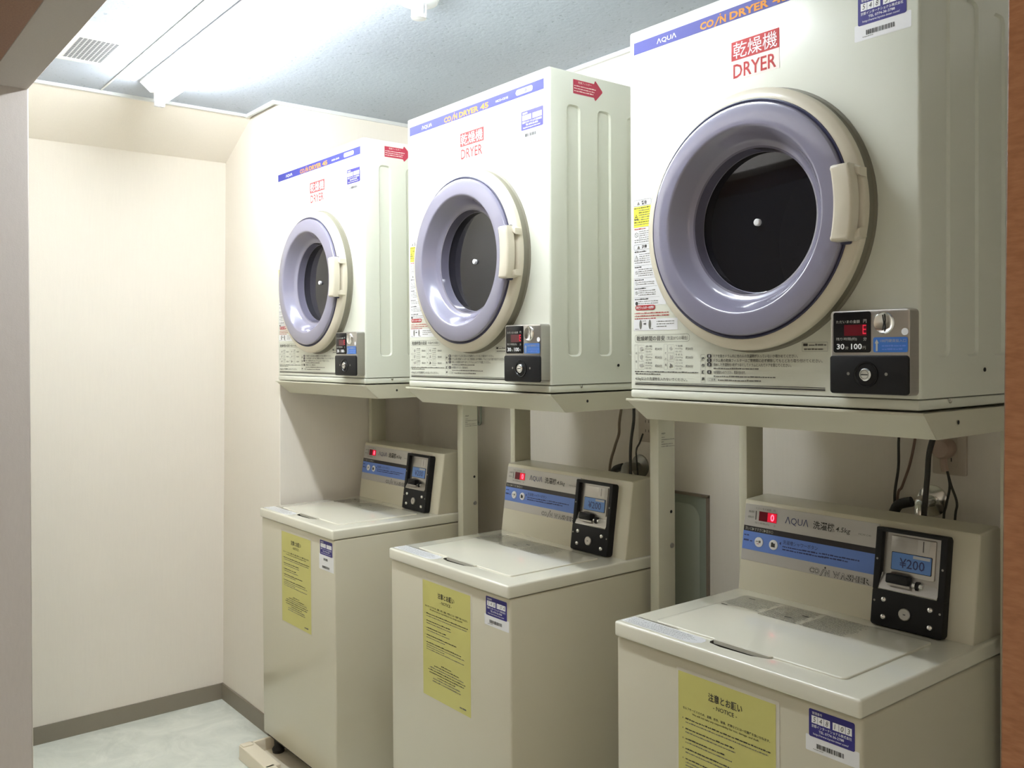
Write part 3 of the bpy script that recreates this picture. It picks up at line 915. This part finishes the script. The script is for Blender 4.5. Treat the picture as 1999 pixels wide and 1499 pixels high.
stand = empty('dryer_stand', dryers[0].location, 0.0004)
build_stand(stand)
stands = [stand]
for d in dryers[1:]:
    c = copy_tree(stand)
    c.location = d.location
    c.rotation_euler = d.rotation_euler
    stands.append(c)
for s, lab in zip(stands, (
        'cream metal stand carrying the nearest dryer, its right post beside the wood casing',
        'cream metal stand carrying the middle dryer, small printed label on its right post',
        'cream metal stand carrying the farthest dryer, one post against the recess wall')):
    tag(s, lab, 'stand', 'dryer stands in a row')

# ------------------------------------------------------------------ coin washers
WW, ZT, ZL, ZC1 = 0.5299, 0.8559, 0.8236, 1.0541
WB = 0.0786
washer = empty('coin_washer', (0.7538, -0.1222, 0.0), -0.0072)
CONF = frame((0, 0.3869, ZT), (1, 0, 0), (0, 0.4144-0.3869, ZC1-ZT))   # slanted console face

def build_washer(root):
    mb = MB()
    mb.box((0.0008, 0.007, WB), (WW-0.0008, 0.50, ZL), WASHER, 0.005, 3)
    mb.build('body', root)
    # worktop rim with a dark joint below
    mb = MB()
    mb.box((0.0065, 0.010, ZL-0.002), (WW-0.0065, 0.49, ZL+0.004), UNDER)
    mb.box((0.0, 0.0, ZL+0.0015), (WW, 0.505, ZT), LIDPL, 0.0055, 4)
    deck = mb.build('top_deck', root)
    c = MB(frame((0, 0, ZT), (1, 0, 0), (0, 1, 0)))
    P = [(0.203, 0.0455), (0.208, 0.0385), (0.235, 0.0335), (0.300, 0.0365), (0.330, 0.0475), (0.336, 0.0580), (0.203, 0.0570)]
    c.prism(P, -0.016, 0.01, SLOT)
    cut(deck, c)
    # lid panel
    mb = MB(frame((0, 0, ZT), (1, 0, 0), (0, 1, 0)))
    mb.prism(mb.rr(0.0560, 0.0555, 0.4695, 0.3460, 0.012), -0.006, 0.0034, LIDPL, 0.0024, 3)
    mb.prism([(0.208, 0.0500), (0.328, 0.0500), (0.333, 0.0570), (0.205, 0.0570)], -0.004, 0.0030, LIDPL)
    lid = mb.build('lid', root)
    mb = MB(frame((0, 0, ZT+0.0034), (1, 0, 0), (0, 1, 0)))
    R = random.Random(5)
    for i in range(15):
        y = 0.336-i*0.0064
        segs = ((0.062, 0.155), (0.159, 0.252), (0.256, 0.355))
        for k, (a, b) in enumerate(segs):
            if i < 13 or k:
                mb.smear(a, b-R.uniform(0, 0.012), y, 0.0027, 0.0004, INKG, 300+i*3+k, 0.75)
    for x, y in ((0.066, 0.247), (0.080, 0.322), (0.205, 0.270), (0.225, 0.300)):
        mb.decal(x, y, x+0.016, y+0.004, 0.0006, INK)
    mb.build('printed_instructions', lid)
    MB(frame((0, 0, ZT), (1, 0, 0), (0, 1, 0))).decal(0.238, 0.0360, 0.318, 0.0455, -0.0155, SLOT).build('finger_slot', deck)
    mb = MB(frame((0, 0, ZT), (1, 0, 0), (0, 1, 0)))
    mb.prism([(0.008, 0.012), (0.176, 0.0085), (0.192, 0.0125), (0.2005, 0.024), (0.2005, 0.036), (0.193, 0.0455), (0.178, 0.0485), (0.010, 0.0485)], -0.001, 0.0006, STW)
    for i in range(5):
        mb.smear(0.014, 0.186-0.010*abs(i-2), 0.0405-i*0.0066, 0.0017, 0.0009, INKG, 400+i, 0.45)
    mb.smear(0.016, 0.120, 0.0520, 0.0036, 0.0005, INKG, 410, 0.9)
    mb.build('caution_label', deck)
    # console
    mb = MB(frame((0, 0, 0), (0, 1, 0), (0, 0, 1)))        # profile in y-z, extruded along x
    prof = [(0.3869, ZT-0.002), (0.3955, 0.920), (0.4144, ZC1-0.006), (0.4165, ZC1-0.0015), (0.4215, ZC1), (0.490, ZC1+0.004), (0.498, ZC1-0.002), (0.498, ZT-0.002)]
    prof[1] = (0.3869+(0.4144-0.3869)*(0.920-ZT)/(ZC1-ZT), 0.920)
    tb = bmesh.new()
    lo = [tb.verts.new((0.0015, y, z)) for y, z in prof]; hi = [tb.verts.new((WW-0.0095, y, z)) for y, z in prof]
    n = len(prof)
    fl0 = tb.faces.new(lo); fl1 = tb.faces.new(hi[::-1])
    for i in range(n):
        tb.faces.new((lo[i], hi[i], hi[(i+1) % n], lo[(i+1) % n]))
    bmesh.ops.recalc_face_normals(tb, faces=tb.faces[:])
    ee = list(fl0.edges)+list(fl1.edges)
    bmesh.ops.bevel(tb, geom=ee, offset=0.004, segments=3, profile=0.5, affect='EDGES')
    mb.M = Matrix()
    mb.merge(tb, WASHER, True)
    console = mb.build('console', root)
    # control panel
    H = 0.0008; T = 0.0012; TT = 0.0015
    mb = MB(CONF)
    mb.prism([(0.0040, 0.0655), (0.3275, 0.0655), (0.3275, 0.1900), (0.0055, 0.1900)], -0.002, 0.0006, PANS, 0.0003, 1)
    mb.decal(0.0055, 0.1300, 0.3270, 0.1418, H, PANK)
    mb.decal(0.0050, 0.0895, 0.3270, 0.1300, H, PANB)
    mb.text('\u305f\u3060\u3044\u307e\u306e\u91d1\u984d', 0.0340, 0.1800, 0.0740, 0.1852, T, INKG)
    mb.text('\u5186', 0.0800, 0.1798, 0.0850, 0.1850, T, INKG)
    mb.text('\u6b8b\u308a\u6642\u9593(\u7d04)', 0.0340, 0.1478, 0.0720, 0.1530, T, INKG)
    mb.text('\u5206', 0.0830, 0.1475, 0.0880, 0.1525, T, INKG)
    mb.text('\u91d1\u984d', 0.0150, 0.1715, 0.0300, 0.1760, T, INKG)
    mb.text('\u904b\u8ee2\u4e2d', 0.0140, 0.1595, 0.0300, 0.1640, T, INKG)
    mb.decal(0.0345, 0.1570, 0.0368, 0.1765, T, INK)
    mb.text('\u039bQU\u039b', 0.1115, 0.1575, 0.1685, 0.1745, T, INKB, -0.004)
    mb.text('\u6d17\u6fef\u6a5f', 0.1800, 0.1585, 0.2300, 0.1755, T, INK, 0.012)
    mb.text('4.5kg', 0.2330, 0.1580, 0.2660, 0.1710, T, INK, 0.004, 0.15)
    mb.text('MCW-C45', 0.2840, 0.1620, 0.3110, 0.1655, T, INKG)
    mb.text('\u6d17\u3044\u25cb\u25b6\u3059\u3059\u304e\u25cb\u25b6\u8131\u6c34\u25cb', 0.0100, 0.1320, 0.0830, 0.1395, T, INKL)
    mb.text('\u6d17\u6fef\u69fd\u30b7\u30e3\u30ef\u30fc\u30dc\u30bf\u30f3', 0.1100, 0.1150, 0.1950, 0.1240, T, INKB)
    mb.poly([(0.1010, 0.1155), (0.1055, 0.1190), (0.1055, 0.1120)], T, INKB)
    for i, (a, b) in enumerate(((0.110, 0.195), (0.110, 0.215), (0.198, 0.290), (0.205, 0.265))):
        mb.smear(a, b, (0.1085, 0.1025, 0.1095, 0.1035)[i], 0.0032, T, INKB, 420+i, 0.85)
    mb.smear(0.0080, 0.0240, 0.1195, 0.0040, T, INKB, 430, 0.7)
    mb.smear(0.0080, 0.0310, 0.1080, 0.0040, T, INKB, 431, 0.7)
    ix = 0.1780
    def outl(s, a, b, v0=0.0675, v1=0.0800):
        mb.text(s, a-0.0003, v0-0.0003, b+0.0003, v1+0.0003, T, INK, 0.055)
        mb.text(s, a+0.0002, v0+0.0002, b-0.0002, v1-0.0002, TT, PANS, 0.004)
    outl('CO', 0.1780, 0.2030)
    mb.poly([(0.2035, 0.0655), (0.2075, 0.0655), (0.2145, 0.0800), (0.2105, 0.0800)], T, INK)
    mb.poly([(0.2047, 0.0662), (0.2066, 0.0662), (0.2133, 0.0793), (0.2114, 0.0793)], TT, PANS)
    mb.disc((0.2155, 0.0835), 0.0020, T, INK, 12)
    outl('N', 0.2150, 0.2260)
    outl('W', 0.2330, 0.2500); outl('\u039b', 0.2500, 0.2635); outl('SHER', 0.2635, 0.3180)
    panel = mb.build('control_panel', console)
    mb = MB(CONF)
    mb.decal(0.0435, 0.1560, 0.0900, 0.1770, T, LEDBG)
    mb.decal(0.0660, 0.1565, 0.0895, 0.1765, T+0.0001, LEDGLOW)
    mb.text('0', 0.0740, 0.1590, 0.0835, 0.1740, T+0.0004, LEDON, 0.02)
    mb.build('display', panel)
    for x, m2 in ((0.0488, INKR), (0.0869, INK)):
        mb = MB(CONF)
        mb.lathe([(0.0108, 0.0006), (0.0108, 0.0024), (0.0098, 0.0030), (0.0, 0.0031)], (x, 0.1095), STW, 28)
        if m2 is INK:
            mb.poly([(x-0.005, 0.1045), (x+0.005, 0.1045), (x+0.005, 0.1135), (x+0.002, 0.1120), (x-0.001, 0.1150), (x-0.005, 0.1140)], 0.0034, m2)
        else:
            mb.decal(x-0.007, 0.1090, x-0.0005, 0.1120, 0.0034, INKL)
            mb.decal(x+0.0005, 0.1080, x+0.006, 0.1130, 0.0034, INKG)
            mb.decal(x-0.004, 0.1050, x+0.002, 0.1060, 0.0034, INKR)
        mb.build('button', panel)
    # coin unit
    mb = MB(CONF)
    D = 0.021
    u0, u1, w0, w1 = 0.3325, 0.4725, -0.0005, 0.1865
    # frame around a sunk window (open at the lower edge where the tray slopes out)
    O = mb.rr(u0, w0, u1, w1, 0.008, 4)
    mb.prism(O, -0.001, 0.004, BLACK)
    i0, i1, j0, j1 = 0.3455, 0.4600, 0.0695, 0.1785
    mb.plate(u0, j0-0.004, i0, w1-0.004, 0.003, D, BLACK, 0.003, 0.0015)
    mb.plate(i1, j0-0.004, u1, w1-0.004, 0.003, D, BLACK, 0.003, 0.0015)
    mb.plate(u0, j1, u1, w1, 0.003, D, BLACK, 0.003, 0.0015)
    mb.plate(u0, w0, u1, j0, 0.003, D, BLACK, 0.006, 0.0018)
    for x, z in ((u0+0.006, 0.125), (u0+0.006, 0.045), (u1-0.006, 0.125), (u1-0.006, 0.045)):
        mb.disc((x, z), 0.0022, D+0.0003, STEELD, 10)
    unit = mb.build('coin_unit', console)
    mb = MB(CONF)
    mb.plate(i0, j0, i1, j1, 0.003, 0.0095, SILVER, 0.0, 0.0)
    mb.plate(0.3600, 0.0995, 0.4480, 0.1740, 0.009, 0.0125, SILVER, 0.003, 0.0012)
    # sloping lip at the bottom, with bright edge
    mb.add([(i0, 0.100, 0.0096), (i1, 0.088, 0.0096), (i1, j0, D+0.0008), (i0, j0, D+0.0008)], [[0, 3, 2, 1]], SILVER)
    mb.tube([(i0, 0.0995, 0.0110), (i0, j0, D+0.0012), (i1, j0, D+0.0012), (i1, 0.0880, 0.0120)], 0.0010, CHROME, 6, 1)
    mb.decal(0.4130, 0.1470, 0.4365, 0.1725, 0.0129, PANS, 0.001)
    mb.decal(0.4236, 0.1500, 0.4250, 0.1705, 0.0133, SLOT)
    mb.build('face_plate', unit)
    mb = MB(CONF)
    mb.plate(0.3630, 0.1085, 0.4425, 0.1430, 0.0124, 0.0136, BLACK, 0.002)
    mb.decal(0.3640, 0.1095, 0.4415, 0.1420, 0.0139, LCD, 0.002)
    mb.text('\u00a5200', 0.3800, 0.1150, 0.4290, 0.1330, 0.0143, INKB, 0.004)
    mb.decal(0.4060, 0.1355, 0.4390, 0.1410, 0.0143, GREYP)
    mb.build('price_display', unit)
    mb = MB(CONF)
    mb.plate(0.3600, 0.0830, 0.4040, 0.1010, 0.0100, 0.0270, BLACK, 0.003, 0.003)
    mb.plate(0.3640, 0.0790, 0.4080, 0.0830, 0.0100, 0.0240, SILVER, 0.001)
    mb.build('return_flap', unit)
    mb = MB(CONF)
    mb.M = CONF @ frame((0.410, 0.0860, 0.0150), (0, 1, 0), (0, 0, 1))
    mb.lathe([(0.0, 0.0), (0.0058, 0.0), (0.0058, 0.0200), (0.0, 0.0200)], (0, 0), CHROME, 20)
    mb.lathe([(0.0, 0.0070), (0.0088, 0.0070), (0.0088, 0.0120), (0.0, 0.0120)], (0, 0), BLACK, 24)
    mb.build('coin_wheel', unit)
    mb = MB(CONF)
    mb.lathe([(0.0115, D-0.001), (0.0115, D+0.003), (0.0100, D+0.0042), (0.0, D+0.0044)], (0.4010, 0.0300), SILVER, 28)
    mb.decal(0.3995, 0.0293, 0.4045, 0.0310, D+0.0048, SLOT)
    mb.build('lock', unit)
    for x, z in ((0.3580, 0.0500), (0.3590, 0.0175), (0.4490, 0.0490), (0.4500, 0.0170)):
        MB(CONF).lathe([(0.0058, D-0.001), (0.0058, D+0.0008), (0.0045, D+0.0030), (0.0, D+0.0044)], (x, z), CHROME, 18).build('screw', unit)
    # yellow laminated notice on the front
    F2 = frame((0, 0.007, 0), (1, 0, 0), (0, 0, 1))
    mb = MB(F2)
    u0, v0, u1, v1 = 0.1600, 0.5030, 0.3760, 0.8020
    mb.decal(u0-0.004, v0-0.004, u1+0.004, v1+0.004, 0.0004, LAMI, 0.003)
    mb.decal(u0+0.001, v0, u1-0.003, v1-0.002, 0.0008, NOTICE)
    T = 0.0012
    cx = (u0+u1)/2
    mb.text('\u6ce8\u610f\u3068\u304a\u9858\u3044', cx-0.0370, 0.7640, cx+0.0370, 0.7790, T, INK, 0.016)
    mb.text('- NOTICE -', cx-0.0260, 0.7515, cx+0.0260, 0.7590, T, INK, 0.008)
    mb.text('\u30bb\u30eb\u30d5\u30b5\u30fc\u30d3\u30b9\u306e\u305f\u3081\u3001\u76d7\u96e3\u3001\u7d1b\u5931\u3001\u7834\u640d\u3001\u6545\u969c\u306a\u3069\u306b\u306f\u4e00\u5207\u8cac\u4efb\u3092\u8ca0\u3044\u304b\u306d\u307e\u3059\u3002', u0+0.012, 0.7325, u1-0.014, 0.7375, T, INK, 0.012)
    mb.text('We will not take any responsibility for loss, damage, and theft.', u0+0.034, 0.7255, u1-0.036, 0.7300, T, INK, 0.012)
    z = 0.7150; k = 0
    for w1_, w2_ in ((0.185, 0.180), (0.110, 0.112), (0.090, 0.105), (0.135, 0.085), (0.155, 0.170)):
        mb.decal(u0+0.011, z, u0+0.013, z+0.002, T, INKG)
        mb.smear(u0+0.018, u0+0.018+w1_, z, 0.0026, T, INK, 500+k, 0.8)
        mb.smear(u0+0.018, u0+0.018+w2_, z-0.0062, 0.0021, T, INKG, 520+k, 0.85)
        if k == 4:
            mb.smear(u0+0.018, u0+0.100, z-0.0118, 0.0021, T, INKG, 540, 0.85)
            mb.smear(u0+0.018, u0+0.185, z-0.0174, 0.0021, T, INKG, 541, 0.85)
        z -= 0.0185; k += 1
    z = 0.5930
    for w, b in ((0.045, 1), (0.110, 1), (0.150, 0), (0.165, 1), (0.155, 1), (0.080, 1), (0.120, 0), (0.125, 0)):
        mb.smear(cx-w/2, cx+w/2, z, 0.0026, T, INK if b else INKG, 560+int(z*1e4), 0.85)
        z -= 0.0066
    mb.smear(u1-0.050, u1-0.022, 0.5140, 0.0045, T, INKG, 580, 0.9)
    s = mb.build('notice_sheet', root)
    s['label'] = 'yellow laminated notice with black print'
    # dark feet
    for x in (0.035, WW-0.035):
        for y in (0.045, 0.455):
            MB(frame((0, 0, 0), (1, 0, 0), (0, 1, 0))).lathe([(0.020, 0.0085), (0.022, 0.020), (0.014, 0.032), (0.014, WB+0.002)], (x, y), RUBBER, 18, True, True).build('foot', root)
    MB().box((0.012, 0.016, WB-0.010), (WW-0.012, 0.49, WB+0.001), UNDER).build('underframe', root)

build_washer(washer)
washers = [washer]
for loc, rz in (((-0.1133, -0.1192, 0), -0.0059), ((-0.9536, -0.1308, 0), 0.0052)):
    c = copy_tree(washer)
    c.location = loc
    c.rotation_euler = (0, 0, rz)
    washers.append(c)
for w, lab, dg, sd in zip(washers, (
        'cream coin washer nearest the camera, standing under the nearest dryer',
        'cream coin washer in the middle of the row, below the middle dryer',
        'farthest cream coin washer, standing on a plastic pan next to the floor corner'),
        ('548103', '548104', None), (21, 22, 23)):
    tag(w, lab, 'washing machine', 'coin washers in a row')
    serial_sticker(w, frame((0, 0.007, 0), (1, 0, 0), (0, 0, 1)), 0.4355, 0.7700, dg, sd, two=(dg is None))

# ------------------------------------------------------------------ washer pans
def build_pan(root):
    x0, x1, y0, y1 = -0.0130, WW+0.012, -0.078, 0.432
    mb = MB()
    mb.box((x0, y0, 0.0005), (x1, y1, 0.009), PANM, 0.002)
    # front rim with a notch, side and rear rims
    mb.prism(mb.rr(x0, y0, x0+0.226, y0+0.052, 0.006), 0.002, 0.050, PANM, 0.004, 3)
    mb.prism(mb.rr(x0+0.21, y0, x1, y0+0.034, 0.006), 0.002, 0.050, PANM, 0.004, 3)
    mb.box((x0, y0+0.02, 0.002), (x0+0.012, y1, 0.050), PANM, 0.003)
    mb.box((x1-0.012, y0+0.02, 0.002), (x1, y1, 0.050), PANM, 0.003)
    mb.box((x0, y1-0.014, 0.002), (x1, y1, 0.050), PANM, 0.003)
    mb.box((x0+0.003, y0+0.003, 0.048), (x0+0.034, y0+0.040, 0.054), PANM, 0.003)
    mb.build('pan_body', root)
pan = empty('washer_pan', (washers[2].location.x, washers[2].location.y, 0), 0.0052)
build_pan(pan)
tag(pan, 'beige plastic drip pan under the farthest washer, at the floor corner', 'pan', 'drip pans under the washers')
for w, nm in ((washers[1], 'middle'), (washers[0], 'nearest')):
    c = copy_tree(pan)
    c.location = (w.location.x, w.location.y, 0)
    c.rotation_euler = w.rotation_euler
    tag(c, 'beige plastic drip pan beneath the %s washer, seen only below its edge' % nm, 'pan', 'drip pans under the washers')

# ------------------------------------------------------------------ things on the back wall
BW = frame((0, YB, 0), (1, 0, 0), (0, 0, 1))
def outlet(x0, z0, x1, z1, lab):
    r = tag(empty('wall_outlet', ((x0+x1)/2, YB, (z0+z1)/2)), lab, 'outlet', 'wall outlets behind the machines')
    a = (x1-x0)/2; b = (z1-z0)/2
    MB(FRONT).plate(-a, -b, a, b, 0.0, 0.008, OUTW, 0.004, 0.002).build('plate', r)
    mb = MB(FRONT)
    mb.plate(-a*0.5, -b*0.72, a*0.5, b*0.72, 0.007, 0.0095, OUTW, 0.003, 0.001)
    for dz in (-0.45, 0.0, 0.45):
        for dx in (-0.006, 0.006):
            mb.decal(dx-0.001, b*dz-0.004, dx+0.001, b*dz+0.004, 0.0098, SLOT)
    mb.build('socket', r)
    return r
outlet(1.064, 1.120, 1.136, 1.240, 'beige wall outlet behind the nearest washer, above its console')
outlet(0.196, 1.125, 0.268, 1.245, 'pale wall outlet behind the middle washer, half hidden by a stand post')

pl = tag(empty('power_plug', (1.098, YB-0.0095, 1.178)), 'brownish power plug with two thin cords in the nearest outlet', 'plug')
MB(FRONT).lathe([(0.020, 0.0), (0.022, 0.010), (0.0215, 0.030), (0.018, 0.036), (0.0, 0.037)], (0, 0), PLUGM, 24).build('plug_head', pl)
mb = MB()
mb.tube([(0.001, -0.020, -0.018), (0.003, -0.022, -0.035), (0.006, -0.022, -0.048)], 0.0075, PLUGM, 10)
mb.build('strain_relief', pl)
mb = MB()
mb.tube([(0.008, -0.022, -0.040), (0.019, -0.024, -0.076), (0.031, -0.024, -0.112), (0.026, -0.022, -0.150), (0.020, -0.02, -0.30)], 0.0026, CORDK, 8)
mb.tube([(0.008, -0.022, -0.040), (0.016, -0.024, -0.078), (0.008, -0.024, -0.120), (0.002, -0.022, -0.155), (0.0, -0.02, -0.30)], 0.0026, CORDK, 8)
mb.build('cord', pl)

def cord(name, pts, r, m, lab, grp):
    return tag(MB().tube(pts, r, m, 8).build(name), lab, 'cord', grp)
G = 'loose cords hanging behind the washers'
cord('hanging_cord', [(1.004, 0.530, 1.248), (1.002, 0.515, 1.194), (1.001, 0.515, 1.130), (0.992, 0.515, 1.064), (0.996, 0.515, 1.000), (0.998, 0.520, 0.85)],
     0.0030, CORDK, 'thin dark cord hanging left of the chrome tap behind the nearest washer', G)
cord('hanging_cord', [(1.032, 0.538, 1.245), (1.028, 0.535, 1.190), (1.016, 0.535, 1.134), (0.999, 0.535, 1.085), (0.987, 0.535, 1.048), (0.984, 0.535, 0.85)],
     0.0030, CORDR, 'faint reddish cord slanting down between the dark cords', G)
cord('drain_hose', [(1.135, 0.440, 1.2942), (1.122, 0.455, 1.244), (1.1095, 0.462, 1.2187), (1.0999, 0.455, 1.1747), (1.1010, 0.445, 1.1271), (1.1011, 0.436, 1.0802), (1.0963, 0.436, 1.0124), (1.095, 0.440, 0.87)],
     0.0058, CORDK, 'thick dark hose running down beside the plug behind the nearest washer', G)
cord('hanging_cord', [(0.146, 0.530, 1.248), (0.144, 0.515, 1.185), (0.141, 0.515, 1.144), (0.123, 0.515, 1.102), (0.102, 0.515, 1.032), (0.096, 0.515, 0.85)],
     0.0042, CORDB, 'brown cord curving down behind the middle washer', G)
cord('hanging_cord', [(0.274, 0.440, 1.2942), (0.270, 0.444, 1.244), (0.2683, 0.445, 1.1954), (0.2577, 0.445, 1.1364), (0.2596, 0.440, 1.0782), (0.2634, 0.440, 0.993), (0.2634, 0.445, 0.87)],
     0.0044, CORDK, 'doubled dark cord falling onto the tap behind the middle washer', G)
cord('hanging_cord', [(0.228, 0.525, 1.150), (0.229, 0.510, 1.125), (0.221, 0.505, 1.105), (0.222, 0.505, 1.070), (0.232, 0.505, 0.98), (0.234, 0.505, 0.85)],
     0.0026, CORDK, 'thin looping cord from the half hidden outlet', G)

def tap(x, z, m, lab):
    r = tag(empty('water_tap', (x, YB, z)), lab, 'tap', 'water taps behind the washers')
    MB(FRONT).lathe([(0.034, 0.0), (0.033, 0.004), (0.018, 0.009), (0.012, 0.010)], (0, 0), m, 28).build('wall_flange', r)
    mb = MB()
    mb.tube([(0, 0.0, 0), (0, -0.030, 0), (0.002, -0.058, 0.004), (0.010, -0.074, -0.006), (0.014, -0.080, -0.030)], 0.0125, m, 14)
    mb.build('spout', r)
    mb = MB()
    mb.tube([(0.014, -0.080, -0.026), (0.014, -0.080, -0.060)], 0.017, STEELD, 14, 1)
    mb.tube([(0.014, -0.080, -0.055), (0.012, -0.078, -0.16)], 0.010, RUBBER, 12, 1)
    mb.build('hose_connector', r)
    mb = MB()
    mb.tube([(-0.022, -0.050, 0.000), (-0.050, -0.052, -0.010), (-0.062, -0.052, -0.030)], 0.011, RUBBER, 12)
    mb.build('handle', r)
    return r
tap(1.062, 1.060, CHROME, 'chrome water tap on the wall behind the nearest washer')
tap(0.196, 1.052, STEELD, 'dark water tap showing behind the middle washer, next to the stand post')

pn = tag(empty('wall_panel', (0.38, YB, 0.80)), 'pale green recessed service panel low on the wall between the two nearer washers', 'panel')
mb = MB(FRONT)
mb.plate(-0.100, -0.28, 0.066, 0.193, 0.0, 0.003, PGREEN)
mb.build('door_sheet', pn)
mb = MB(FRONT)
for a in ((-0.104, 0.190, 0.071, 0.197), (0.065, -0.28, 0.071, 0.193), (-0.104, -0.28, -0.098, 0.193)):
    mb.plate(*a, 0.0, 0.009, PFRAME)
mb.build('frame', pn)
mb = MB(FRONT)
A = mb.rr(-0.080, -0.27, 0.038, 0.165, 0.04, 6); B = mb.rr(-0.066, -0.256, 0.024, 0.132, 0.03, 6)
n = len(A)
mb.add([(p[0], p[1], 0.0032) for p in A]+[(p[0], p[1], 0.008) for p in B], [[i, (i+1) % n, n+(i+1) % n, n+i] for i in range(n)]+[[n+i for i in range(n)]], PGREENL, True)
mb.build('pressed_ridge', pn)

tag(MB().tube([(-0.592, YB-0.012, 1.245), (-0.590, YB-0.012, 1.150), (-0.583, YB-0.012, 1.130), (-0.572, YB-0.012, 1.132), (-0.568, YB-0.012, 1.150), (-0.567, YB-0.012, 1.245)], 0.0045, PGREEN, 8).build('cable_loop'),
    'small grey cable loop on the wall right of the farthest stand post', 'cable')
